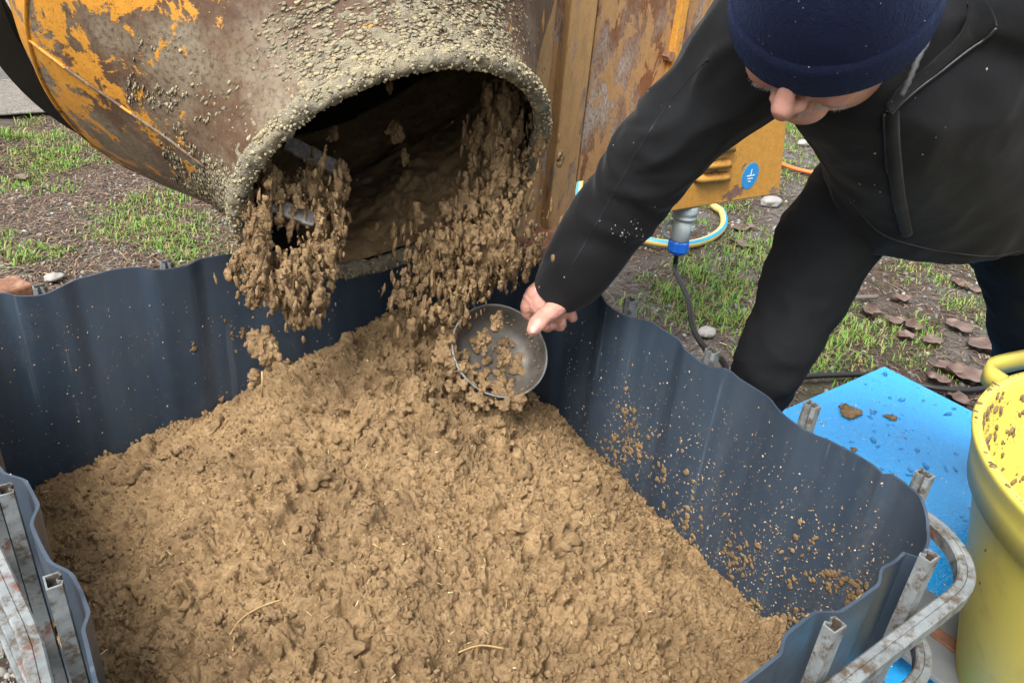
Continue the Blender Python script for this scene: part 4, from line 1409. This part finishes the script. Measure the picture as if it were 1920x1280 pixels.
# ---- head (local x: his left, y: face, z: crown)
fimg = unit(-.50*CR-.87*CU)
tl = math.radians(7)
HK = math.cos(tl)*(-CF)-math.sin(tl)*fimg
HK = unit(HK+.42*(-.90*CR+.44*CU))
HF = math.cos(tl)*fimg+math.sin(tl)*(-CF)
HF = unit(HF-(HF@HK)*HK)
HS = np.cross(HF, HK)
HC = at(1560, 0, .885)
def hd(P_):
    P_ = np.atleast_2d(P_)
    return HC+P_[:, :1]*HS+P_[:, 1:2]*HF+P_[:, 2:3]*HK
def ellipsoid(c, r, k=28, m=20):
    ph = np.linspace(.04, np.pi-.04, m)
    return loft(np.array([[(c[0]+r[0]*math.sin(p)*math.cos(t), c[1]+r[1]*math.sin(p)*math.sin(t), c[2]+r[2]*math.cos(p)) for t in np.linspace(0, 2*np.pi, k, endpoint=False)] for p in ph]), True)
hp_ = [ellipsoid((0, -.005, .03), (.077, .096, .092)), ellipsoid((0, .025, -.05), (.062, .068, .082)), ellipsoid((0, .062, -.108), (.034, .030, .028)),
       tube(np.array([(0, .088, .012), (0, .105, -.012), (0, .121, -.036), (0, .118, -.046)]), [.009, .010, .0135, .0125], 14, True, True),
       ellipsoid((.013, .104, -.045), (.010, .011, .009)), ellipsoid((-.013, .104, -.045), (.010, .011, .009)),
       ellipsoid((.038, .068, -.040), (.030, .028, .030)), ellipsoid((-.038, .068, -.040), (.030, .028, .030)),
       ellipsoid((0, .088, -.072), (.024, .013, .010)), ellipsoid((0, .086, -.084), (.022, .013, .009)),
       ellipsoid((.030, .078, .014), (.028, .016, .010)), ellipsoid((-.030, .078, .014), (.028, .016, .010)),
       ellipsoid((.080, -.010, -.025), (.008, .018, .032)), ellipsoid((-.080, -.010, -.025), (.008, .018, .032)),
       tube(np.array([(0, -.01, -.06), (0, -.035, -.13), (0, -.055, -.20)]), [.058, .056, .062], 24, True, True)]
hv, hf, hn = remesh(join(*hp_), .0042, 4)
head = obj('head', (hd(hv), hf), MAT['skin'], person)
for sx in (-1, 1):
    obj('eye', (lambda e: (hd(e[0]), e[1]))(ellipsoid((.031*sx, .080, -.006), (.012, .011, .009), 16, 12)), MAT['eye'], head)
# hat: crown and turned-up brim
def hat_r(t, z_):
    return None
ph = np.linspace(0, 1, 26)
th = np.linspace(0, 2*np.pi, 72, endpoint=False)
rows = []
for p in ph:
    zz = .138-.158*p
    e2 = math.sqrt(max(0.0, 1-((zz-.005)/.1335)**2)) if zz > .005 else 1.0
    rows.append([((.108*e2+.0004)*math.cos(t), (.112*e2+.0004)*math.sin(t)-.004, zz-.012*max(0, math.sin(t))*p*0) for t in th])
hatv, hatf = loft(np.array(rows), False)
hw = hd(hatv)
hw = hw+.0016*fbm(hw*55, 2)[:, None]*unit(HK)
hat = obj('fleece_hat', (hw, hatf), MAT['fleece'], person, label='dark blue fleece hat with lint and a turned-up edge')
br = []
for (dr, zz) in [(-.004, .034), (.0010, .032), (.0038, .024), (.0050, .004), (.0042, -.014), (.001, -.020), (-.004, -.019), (-.010, -.010), (-.012, .028)]:
    br.append([((.108+dr)*math.cos(t), (.112+dr)*math.sin(t)-.004, zz) for t in th])
bv2, bf2 = loft(np.array(br), False)
bw2 = hd(bv2)
obj('hat_brim', (bw2+.0015*fbm(bw2*60, 2)[:, None]*HK, bf2), MAT['fleece'], hat)
# fuzz of the fleece along the surface
nf = 5200
a = rng.uniform(0, 2*np.pi, nf); zz = rng.uniform(-.012, .125, nf)
e2 = np.where(zz > .005, np.sqrt(np.clip(1-((zz-.005)/.1335)**2, 0, 1)), 1.0)
bump_ = np.where(zz < .030, .0045, 0)
pl_ = np.stack([(.108*e2+bump_)*np.cos(a), (.112*e2+bump_)*np.sin(a)-.004, zz], -1)
nl_ = np.stack([pl_[:, 0]/.0100, pl_[:, 1]/.0142, np.where(zz > .005, zz/.018, 0)], -1); nl_ /= np.linalg.norm(nl_, axis=1)[:, None]
hb = (np.array([[0, -1, 0], [0, 1, 0], [1, 0, .3]], float), np.array([[0, 1, 2]]))
dn = nl_*.8+rng.normal(size=(nf, 3))*.9; dn /= np.linalg.norm(dn, axis=1)[:, None]
sd_ = np.cross(dn, rng.normal(size=(nf, 3))); sd_ /= np.linalg.norm(sd_, axis=1)[:, None]
Mf = np.stack([dn, sd_, np.cross(dn, sd_)], -1)
fv, ff = scatter(hb, pl_, Mf, np.stack([rng.uniform(.0015, .004, nf), np.full(nf, .00018), np.full(nf, .001)], -1))
obj('hat_fuzz', (hd(fv), ff), MAT['fleece'], hat, kind='stuff')
# stubble on the cheek and dark hair by the ear
def strands(n_, cfun, L0, L1, w, dirf, name, mat, par):
    c_ = np.array([cfun() for _ in range(n_)])
    dn = np.array([dirf(c) for c in c_])
    dn /= np.linalg.norm(dn, axis=1)[:, None]
    sd_ = np.cross(dn, rng.normal(size=(n_, 3))); sd_ /= np.linalg.norm(sd_, axis=1)[:, None]
    Mf = np.stack([dn, sd_, np.cross(dn, sd_)], -1)
    fv, ff = scatter(hb, c_, Mf, np.stack([rng.uniform(L0, L1, n_), np.full(n_, w), np.full(n_, w*2)], -1))
    return obj(name, (hd(fv), ff), mat, par, kind='stuff')
hbv = bvh((hv, hf))
def cheek():
    while True:
        a_ = rng.uniform(.1, 1.5)
        dd_ = unit(V3(math.sin(a_)*rng.choice([-1, 1]), math.cos(a_), rng.uniform(-.9, -.25)))
        h = hbv.ray_cast(Vector((0, .02, -.03)), Vector(dd_))
        if h[0] is not None: return np.array(h[0])
strands(1500, cheek, .003, .007, .0003, lambda c: (c-V3(0, .02, -.02))+rng.normal(size=3)*.02+V3(0, 0, -.03), 'beard_stubble', MAT['hair_grey'], head)
def sideh():
    sx = rng.choice([-1, 1])
    return V3(sx*rng.uniform(.062, .086), rng.uniform(-.06, .03), rng.uniform(-.06, -.005))
strands(1400, sideh, .02, .045, .0005, lambda c: V3(np.sign(c[0])*.4, -.2, -1)+rng.normal(size=3)*.35, 'side_hair', MAT['hair_dark'], head)
# scarf edge and blue lining in the collar beside the cheek
pS = [at(1752, -10, 1.0), at(1745, 60, .99), at(1722, 110, .985), at(1705, 150, .985), at(1690, 180, .99)]
obj('grey_collar_edge', tube(spline(pS, 20), [.003, .004, .003, .0045]*5, 8), MAT['cord_grey'], jacket)
pS = [at(1766, -40, 1.0), at(1757, 10, .985), at(1746, 48, .975)]
obj('collar_lining', tube(spline(pS, 14), list(np.linspace(.006, .002, 14)), 8), MAT['lining_blue'], jacket)

# ---- right hand on the bowl
hnd = [limb([at(1062, 530, 1.462), at(1040, 552, 1.462), at(1022, 566, 1.463)], [.031, .034, .034], 16, 20),
       limb([at(1072, 548, 1.466), at(1056, 570, 1.468), at(1040, 582, 1.470)], [.024, .026, .024], 14, 18),
       limb([at(1030, 545, 1.455), at(1008, 550, 1.455), at(997, 560, 1.457)], [.024, .021, .017], 14, 18),
       limb([at(1000, 556, 1.458), at(988, 574, 1.462), at(992, 596, 1.482), at(1006, 612, 1.492)], [.0150, .0125, .0105, .0088], 18, 14),
       limb([at(1018, 570, 1.474), at(1014, 592, 1.490), at(1024, 612, 1.490), at(1036, 610, 1.474)], [.0145, .0122, .0105, .0090], 18, 14),
       limb([at(1040, 574, 1.478), at(1040, 598, 1.490), at(1050, 612, 1.480), at(1054, 604, 1.466)], [.0140, .0118, .0100, .0088], 18, 14),
       limb([at(1062, 566, 1.478), at(1066, 586, 1.484), at(1074, 596, 1.474), at(1072, 586, 1.462)], [.0125, .0105, .0092, .0080], 18, 14),
       limb([at(1056, 560, 1.446), at(1036, 582, 1.424), at(1020, 594, 1.408), at(1009, 605, 1.397), at(1000, 617, 1.394)], [.0225, .0182, .0152, .0162, .0124], 26, 18, .9)]
gv, gf, gn = remesh(join(*hnd), .0019, 5)
gv = gv+gn*(.0007*fbm(gv*120, 2))[:, None]
hand = obj('hand', (gv, gf), MAT['skin'], person)
gb = bvh((gv, gf))
h, nr = hit(gb, 1000, 618)
if h is None: h, nr = at(1000, 618, 1.385), -CF
t1 = unit(at(994, 626, 1.39)-at(1009, 605, 1.39)); t1 = unit(t1-(t1@nr)*nr); t2 = np.cross(nr, t1)
nv, nf_ = ICO2
obj('thumbnail', (h-nr*.0008+(nv*np.array([.0078, .0062, .0018]))@np.stack([t1, t2, nr], 0), nf_), MAT['nail'], hand)

# ================================================================== POWER CONNECTOR AND CABLE
PY = CY+.035
pc = onp(1284, 400, 1, PY)
def vring(prof, c, k=30):
    return revolve([(z_, r_) for z_, r_ in prof], c, V3(0, 0, 1), V3(1, 0, 0), V3(0, 1, 0), k)
conn = root('power_connector', tuple(pc+V3(0, 0, -.13)), 'grey and blue industrial power connector plugged in under the mixer cabinet', 'plug')
obj('socket_flange', vring([(.026, .0), (.026, .034), (.016, .034), (.012, .036), (.004, .036), (.0, .033), (-.004, .033), (-.006, .035), (-.012, .035), (-.014, .031), (-.014, 0)], pc), MAT['plug_grey'], conn)
obj('plug_body', vring([(-.014, .0), (-.014, .030), (-.05, .028), (-.076, .0265), (-.079, .024), (-.079, 0)], pc), MAT['plug_grey'], conn)
nut = []
k = 40
for z_, rr_ in [(-.079, .0), (-.079, .0262), (-.083, .0285), (-.108, .0285), (-.116, .024), (-.122, .014), (-.122, 0)]:
    th = np.linspace(0, 2*np.pi, k, endpoint=False)
    mod = 1+.045*np.sign(np.sin(th*10))*(rr_ > .02)
    nut.append(np.stack([pc[0]+rr_*mod*np.cos(th), pc[1]+rr_*mod*np.sin(th), np.full(k, pc[2]+z_)], -1))
obj('cable_nut', loft(np.array(nut), False), MAT['plug_blue'], conn, smooth=False)
lt = pc-CR*.030+V3(0, 0, -.03)
obj('lid_hinge', tube(spline([lt+V3(0, 0, .008)+CR*.004, lt-CR*.016+V3(0, 0, -.004), lt-CR*.017+V3(0, 0, -.03), lt+CR*.002+V3(0, 0, -.042)], 16), .0048, 8), MAT['plug_grey'], conn)
obj('latch', box(pc+CR*.022-CF*.016+V3(0, 0, -.045), (.012, .02, .016)), MAT['plug_grey'], conn, smooth=False, bevel=.002)
cpts = [pc+V3(0, 0, -.118), pc+V3(.002, -.005, -.17), at(1290, 560, 2.02), at(1302, 620, 1.88), at(1330, 662, 1.74), at(1362, 700, 1.62), V3(.62, -.12, .25), V3(.66, -.1, .03), V3(.85, .1, .012), V3(1.05, .0, .012)]
obj('cable', tube(spline(cpts, 80), .0072, 10), MAT['rubber'], conn)

# ================================================================== HOSE, CORDS ON THE GROUND
hp2 = [(1375, 330), (1338, 378), (1354, 398), (1356, 424), (1332, 446), (1290, 458), (1240, 456), (1196, 446), (1145, 428), (1105, 400), (1086, 370), (1090, 330)]
HRD = .0165
hc = np.array([onz(px, py, .017) for px, py in hp2])
hpth = spline(hc, 140)
hose = root('garden_hose', tuple(hc[5]*V3(1, 1, 0)), 'yellow garden hose with a blue stripe curled on the ground behind the plug', 'hose')
obj('hose_tube', tube(hpth, HRD, 16), MAT['hose_yellow'], hose)
T, N_, B_ = frames(hpth)
side = np.array([unit(np.cross(t, [0, 0, 1.0])) for t in T])
up_ = np.cross(side, T)
tocam = CAMP-hpth
sgn = np.sign((side*tocam).sum(1))
d1 = up_*.80+side*np.median(sgn)*.60
st = []
for off_ in (-.42, -.2, 0, .2, .42):
    ca_, sa_ = math.cos(off_), math.sin(off_)
    st.append([hpth[i_]+(HRD+.0006)*(d1[i_]*ca_+np.cross(T[i_], d1[i_])*sa_) for i_ in range(len(hpth))])
obj('hose_stripe', loft(np.array(st).transpose(1, 0, 2), False, False), MAT['hose_blue'], hose)
op = [onz(px, py, .012) for px, py in [(1440, 292), (1470, 309), (1505, 320), (1545, 326), (1600, 322)]]
obj('orange_cord', tube(spline(op, 40), .011, 10), MAT['orange'], label='orange cord lying on the ground right of the mixer cabinet', cat='cord')
bp = [onz(px, py, .012) for px, py in [(1440, 722), (1490, 708), (1560, 703), (1640, 703), (1700, 716), (1760, 728), (1830, 730), (1900, 715)]]
obj('black_cable', tube(spline(bp, 60), .009, 8), MAT['rubber'], label='thin black cable on the ground behind the blue board', cat='cable')
tp = [onz(px, py, .02) for px, py in [(1570, 560), (1600, 558), (1645, 556)]]
obj('stick', tube(spline(tp, 14), [.006]*7+[.009]*7, 7), MAT['twig'], label='short grey stick on the ground between the legs of the man', cat='stick')

# ================================================================== BLUE BOARD
bx0, bx1, by0, by1 = .63, 1.775, -1.15, .152
board = root('blue_board', ((bx0+bx1)/2, (by0+by1)/2, 0), 'bright blue painted board lying wet on the ground right of the tank', 'board')
nx2, ny2 = 60, 70
gxx, gyy = np.linspace(bx0, bx1, nx2), np.linspace(by0, by1, ny2)
X, Y = np.meshgrid(gxx, gyy, indexing='ij')
Zt = .034+.0015*fbm(np.stack([X.ravel()*4, Y.ravel()*4, np.zeros(X.size)], -1), 2)
Vt_ = np.stack([X.ravel(), Y.ravel(), Zt], -1)
# chipped far corner
cdist = np.hypot(X.ravel()-bx1, Y.ravel()-by1)
i, j = np.meshgrid(np.arange(nx2-1), np.arange(ny2-1), indexing='ij')
Fb = np.stack([i*ny2+j, (i+1)*ny2+j, (i+1)*ny2+j+1, i*ny2+j+1], -1).reshape(-1, 4)
obj('board_face', (Vt_, Fb), MAT['blue'], board)
obj('board_core', box(((bx0+bx1)/2, (by0+by1)/2, .015), (bx1-bx0-.004, by1-by0-.004, .030)), MAT['wood'], board, smooth=False)
# water drops
dv, df = ICO1
k = dv[:, 2] > -.3
nd_ = 520
ppx = np.stack([rng.uniform(bx0+.02, bx1-.02, nd_), rng.uniform(-.75, by1-.02, nd_), np.full(nd_, .0345)], -1)
sd2 = .0025+.008*rng.random(nd_)**2.5
an = rng.normal(.6, .5, nd_)
obj('water_drops', scatter(ICO1, ppx, rotz(an), np.stack([sd2*rng.uniform(1, 2.2, nd_), sd2, sd2*.16], -1), .35), MAT['water'], board, kind='stuff')
for (px, py, sz_, lb) in [(1591, 773, .026, 'larger clay splat on the blue board near the tank'), (1674, 782, .016, 'smaller clay splat on the blue board'), (1600, 842, .008, 'tiny clay dot on the blue board nearest the tank rim')]:
    c_ = onz(px, py, .037)
    pr = [clod_mesh(c_+V3(rng.normal()*sz_*.4, rng.normal()*sz_*.4, 0), sz_*.75, .07) for _ in range(7)]
    obj('clay_splat', join(*pr), MAT['clay'], label=lb, cat='clay splat', group='clay splats on the blue board')

# grey sheet behind the cage corner
gA, gB = onz(1790, 1110, .20), onz(1760, 1260, .10)
gb_ = root('grey_board', (.85, -.62, 0), 'worn grey sheet standing between the tank corner and the yellow tub', 'board')
Mg = np.stack([unit(V3(.95, .3, .0)), unit(V3(-.3, .95, .25)), unit(np.cross(unit(V3(.95, .3, 0)), unit(V3(-.3, .95, .25))))], -1)
obj('sheet', box((.80, -.50, .10), (.20, .36, .012), Mg), MAT['grey_board'], gb_, smooth=False, bevel=.002)
obj('sheet_edge', box((.80, -.50, .108), (.03, .36, .008), Mg), MAT['rust'], gb_, smooth=False, bevel=.002)

# ================================================================== YELLOW TUB
TC, TR, TZ = V3(.926, -.801, .0), .376, .55
tub = root('yellow_tub', (TC[0], TC[1], .036), 'large yellow plastic tub splashed with mud, standing on the blue board', 'tub')
z0 = .037
tprof = [(z0, 0.0), (z0, TR*.62), (z0+.01, TR*.64), (.25, TR*.775), (.44, TR*.895), (.463, TR*.908), (.466, TR*.945), (.51, TR*.968), (.53, TR*.975), (.543, TR*.995), (.55, TR), (.556, TR*.996), (.557, TR*.975), (.552, TR*.958), (.53, TR*.95), (.44, TR*.885), (.25, TR*.765), (z0+.02, TR*.62), (z0+.012, 0.0)]
obj('tub_body', revolve(tprof, V3(TC[0], TC[1], 0), V3(0, 0, 1), V3(1, 0, 0), V3(0, 1, 0), 120), MAT['yellow'], tub)
# lug handle on the far side
ha = onz(1862, 712, .55)-TC*V3(1, 1, 0)
aa = math.atan2(ha[1], ha[0])
hh_ = spline([onz(px_, py_, .537) for px_, py_ in [(1884, 724), (1866, 712), (1854, 702), (1853, 692), (1866, 685), (1895, 678), (1930, 671), (1975, 664), (2005, 672), (2020, 715)]], 60)
obj('lug_handle', profile_sweep(hh_, np.array([(-.006, -.020), (.006, -.020), (.008, .0), (.006, .018), (-.006, .018), (-.008, 0)]), V3(0, 0, 1)), MAT['yellow'], tub)
# mud thrown against the inside and the rim
md = []
n_ = 15000
a = rng.uniform(0, 2*np.pi, n_); zz = rng.uniform(.12, .545, n_)
cl_ = perlin(np.stack([np.cos(a)*7, np.sin(a)*7, zz*14], -1))
kk = cl_+rng.normal(0, .32, n_) > .10
a, zz = a[kk], zz[kk]
Rr = np.interp(zz, [.057, .25, .44, .53, .552], [TR*.62, TR*.765, TR*.885, TR*.95, TR*.958])-.001
for a_, z_, r_ in zip(a, zz, Rr):
    md.append((V3(TC[0]+r_*math.cos(a_), TC[1]+r_*math.sin(a_), z_), V3(-math.cos(a_), -math.sin(a_), .15), .0010+.0062*rng.random()**3.2))
for _ in range(260):
    a_ = rng.uniform(0, 6.28)
    md.append((V3(TC[0]+TR*.985*math.cos(a_), TC[1]+TR*.985*math.sin(a_), .556), V3(0, .05, 1), .001+.006*rng.random()**3))
for _ in range(26):
    a_, z_ = rng.uniform(0, 6.28), rng.uniform(.3, .54)
    r_ = np.interp(z_, [.25, .44, .466, .55], [TR*.775, TR*.895, TR*.945, TR])
    md.append((V3(TC[0]+r_*math.cos(a_), TC[1]+r_*math.sin(a_), z_), V3(math.cos(a_), math.sin(a_), 0), rng.uniform(.001, .003)))
obj('mud_splashes', dab_mesh(md, .35, ICO1), MAT['mud'], tub, kind='stuff')

# ================================================================== GROUND COVER
def in_view(P_, m=60):
    x_, y_, d_ = project(P_)
    return (d_ > .3) & (x_ > -m) & (x_ < 1920+m) & (y_ > -m) & (y_ < 1280+m)
def clear(P_):
    x_, y_ = P_[:, 0], P_[:, 1]
    t_ = (np.abs(x_) < .58) & (np.abs(y_) < .66)
    b_ = (x_ > bx0-.01) & (x_ < bx1+.008) & (y_ > by0) & (y_ < by1+.008)
    return ~t_ & ~b_ & (y_ < 4.15+.18*np.sin(x_*5)+.1*np.sin(x_*13))
def cover_pts(n_, x0, x1, y0, y1):
    P_ = np.stack([rng.uniform(x0, x1, n_), rng.uniform(y0, y1, n_), np.zeros(n_)], -1)
    P_ = P_[in_view(P_) & clear(P_)]
    P_[:, 2] = ground_z(P_[:, 0], P_[:, 1])
    return P_
# grass: tufts of blades
T1 = cover_pts(9000, .55, 6.0, -.6, 4.2)
T2 = cover_pts(5200, -1.6, .75, .75, 4.3)
tf = np.vstack([T1, T2])
g = fbm(np.stack([tf[:, 0]*2.3, tf[:, 1]*2.3, np.zeros(len(tf))+.5], -1), 3)
kp = g+rng.normal(0, .22, len(tf)) > np.where(tf[:, 0] < .75, .60, .26)
near_green = [(1700, 640, .28), (1750, 520, .25), (1600, 690, .18), (1500, 265, .5), (1650, 470, .2), (1420, 480, .25), (1250, 590, .2), (1330, 400, .35), (100, 290, .5), (60, 340, .4), (300, 430, .5), (370, 470, .35), (280, 400, .5), (1620, 620, .16), (1830, 560, .3), (1740, 655, .2), (1690, 655, .2), (130, 300, .3), (20, 470, .2), (250, 395, .3), (330, 440, .25), (100, 480, .15)]
for px, py, rad in near_green:
    c_ = onz(px, py, 0)
    kp |= (np.hypot(tf[:, 0]-c_[0], tf[:, 1]-c_[1]) < rad*np.where(tf[:, 0] < .75, .55, .9)*rng.uniform(.4, 1.0, len(tf))) & (rng.random(len(tf)) < .6)
tf = tf[kp]
gk = g[kp]
nb = rng.integers(14, 28, len(tf))
idx = np.repeat(np.arange(len(tf)), nb)
spread = rng.normal(0, .028, (len(idx), 2))
root_ = tf[idx].copy()
root_[:, :2] += spread
root_[:, 2] = ground_z(root_[:, 0], root_[:, 1])
root_ = root_
nbld = len(idx)
Lb = rng.uniform(.018, .065, nbld)*np.clip(.75+.4*gk[idx], .6, 1.3)
ab = rng.uniform(0, 2*np.pi, nbld)
lean = rng.uniform(.45, 1.5, nbld)
wd = rng.uniform(.0011, .0027, nbld)
d2 = np.stack([np.cos(ab), np.sin(ab), np.zeros(nbld)], -1)
sd = np.stack([-np.sin(ab), np.cos(ab), np.zeros(nbld)], -1)
mid_ = root_+d2*(Lb*.45*np.sin(lean)*.7)[:, None]+np.array([0, 0, 1.0])*(Lb*.6*np.cos(lean*.6))[:, None]
tip_ = root_+d2*(Lb*np.sin(lean))[:, None]+np.array([0, 0, 1.0])*(Lb*np.maximum(np.cos(lean), .12))[:, None]
Vb = np.stack([root_-sd*wd[:, None], root_+sd*wd[:, None], mid_-sd*wd[:, None]*.8, mid_+sd*wd[:, None]*.8, tip_], 1).reshape(-1, 3)
o5 = (np.arange(nbld)*5)[:, None]
obj('grass', (Vb, [o5+np.array([[0, 1, 3, 2]]), o5+np.array([[2, 3, 4]])]), MAT['grass'], attr=np.clip(np.repeat(np.clip(rng.normal(.55, .28, nbld), 0, 1)*(rng.random(nbld) > .16), 5), 0, 1), kind='stuff', label='short patchy green grass round the tank and mixer', cat='grass')
# litter: thin brown and straw-coloured strips
Pl = np.vstack([cover_pts(42000, .55, 5.5, -.6, 4.2), cover_pts(60000, -1.6, .75, .75, 4.2)])
n_ = len(Pl)
ang = rng.uniform(0, 6.28, n_)
Ml = rotz(ang)
tz = rng.normal(0, .25, n_)
strip_b = (np.array([[-1, -1, 0], [1, -.6, .0], [1, .6, 0], [-1, 1, 0], [0, 1, .35], [0, -1, .35]], float), np.array([[0, 5, 4], [0, 4, 3], [5, 1, 2], [5, 2, 4]]))
Ll = rng.uniform(.006, .028, n_)
Ll[rng.random(n_) < .04] *= 3
obj('leaf_litter', scatter(strip_b, Pl+V3(0, 0, .004), Ml, np.stack([Ll, rng.uniform(.0008, .0028, n_), rng.uniform(.004, .014, n_)], -1)), MAT['litter'], smooth=False, attr=np.repeat(np.clip(rng.beta(1.6, 2.2, n_), 0, 1), 6), kind='stuff', label='brown litter of stalks and leaf scraps on the ground', cat='litter')
# gravel
Pg = np.vstack([cover_pts(16000, .55, 4.5, -.6, 3.6), cover_pts(9000, -1.6, .75, .75, 3.0), cover_pts(16000, -1.3, -.55, -.7, .8)])
n_ = len(Pg)
sg_ = .002+.009*rng.random(n_)**3.5
obj('gravel', scatter(ico(1), Pg+V3(0, 0, .001), rand_rot(n_), np.stack([sg_*1.3, sg_, sg_*.75], -1), .3), MAT['gravel'], attr=np.repeat(rng.beta(2, 2.4, n_), len(ICO1[0])), kind='stuff', label='small grey stones scattered over the bare ground', cat='gravel')
# larger pale stones that can be told apart
for (px, py, sz_, lb) in [(1508, 268, .05, 'pale stone on the ground right of the mixer cabinet'), (1325, 622, .035, 'pale stone beside the black cable behind the tank wall'), (1445, 378, .06, 'pale flat stone under the right end of the mixer cabinet'), (100, 520, .03, 'small white stone left of the drum behind the tank')]:
    c_ = onz(px, py, .01)
    v_, f_ = ICO3
    q = v_*(1+.25*fbm(v_*1.3+rng.random(3)*50, 3))[:, None]*np.array([sz_, sz_*.75, sz_*.45])
    obj('stone', (q+c_, f_), MAT['gravel'], attr=np.full(len(v_), .8), label=lb, cat='stone', group='pale stones on the ground')
# dead leaves: curled, pointed oval blades
def leaf_mesh(c, L_, W_, ang, curl, tilt):
    u = np.linspace(0, 1, 13); v = np.linspace(-1, 1, 7)
    ph_ = rng.random(3)*50
    pts = []
    for a_ in u:
        w_ = W_*math.sin(math.pi*a_**.8)**.75*(1+.12*math.sin(a_*19+ph_[0]))
        for b_ in v:
            pts.append((L_*(a_-.5), b_*w_, curl*(abs(b_)**1.6)*W_*1.3+.25*L_*curl*(a_-.5)**2+.004*math.sin(9*a_+5*b_+ph_[1])))
    P_ = np.array(pts)
    ca_, sa_ = math.cos(ang), math.sin(ang)
    P_[:, 2] += P_[:, 0]*tilt
    P_ = P_@np.array([[ca_, -sa_, 0], [sa_, ca_, 0], [0, 0, 1]]).T
    P_[:, 2] -= P_[:, 2].min()
    P_ = P_+c
    k_ = len(v)
    top = P_; bot = P_-V3(0, 0, .0012)
    i_, j_ = np.meshgrid(np.arange(len(u)-1), np.arange(k_-1), indexing='ij')
    F_ = np.stack([i_*k_+j_, (i_+1)*k_+j_, (i_+1)*k_+j_+1, i_*k_+j_+1], -1).reshape(-1, 4)
    return join((top, F_), (bot, F_[:, ::-1]))
leaves = [(1395, 428, .13, .030, 'curled red-brown leaf in the grass just right of the yellow hose'),
          (1390, 462, .12, .022, 'narrow brown leaf below the curled leaf beside the hose'),
          (1632, 585, .12, .035, 'brown leaf on the ground between the legs, left of the others'),
          (1680, 600, .09, .03, 'small dark leaf in the middle of the leaf patch between the legs'),
          (1712, 612, .11, .03, 'curled leaf on the dry grass between the legs'),
          (1700, 630, .07, .025, 'little grey leaf on the grass between the legs'),
          (1748, 640, .09, .03, 'dark crumpled leaf left of the standing right trouser leg'),
          (1800, 525, .10, .03, 'brown leaf high up between the legs near the jacket hem'),
          (1825, 538, .08, .026, 'small brown leaf next to the right trouser leg near the jacket hem'),
          (1795, 615, .12, .04, 'faded leaf on straw left of the right trouser leg'),
          (1848, 655, .15, .05, 'large grey-brown leaf against the right trouser leg'),
          (1780, 688, .12, .035, 'brown leaf on the grass behind the blue board'),
          (1815, 705, .15, .055, 'broad brown leaf lying behind the lug of the yellow tub'),
          (1760, 712, .08, .026, 'thin brown leaf at the far edge of the blue board'),
          (1798, 748, .10, .03, 'brown leaf scrap between the blue board and the tub lug'),
          (1690, 560, .09, .028, 'pale brown leaf in the tall grass between the legs'),
          (36, 330, .10, .03, 'reddish leaf in the grass at the left edge')]
for (px, py, L_, W_, lb) in leaves:
    c_ = onz(px, py, .008)
    c_[2] = ground_z(c_[:1], c_[1:2])[0]+.010
    obj('dead_leaf', leaf_mesh(c_, L_*.92, W_*1.0, rng.uniform(0, 6.28), rng.uniform(.08, .4), rng.normal(0, .06)), MAT['leaf'], label=lb, cat='leaf', group='dead leaves on the ground')
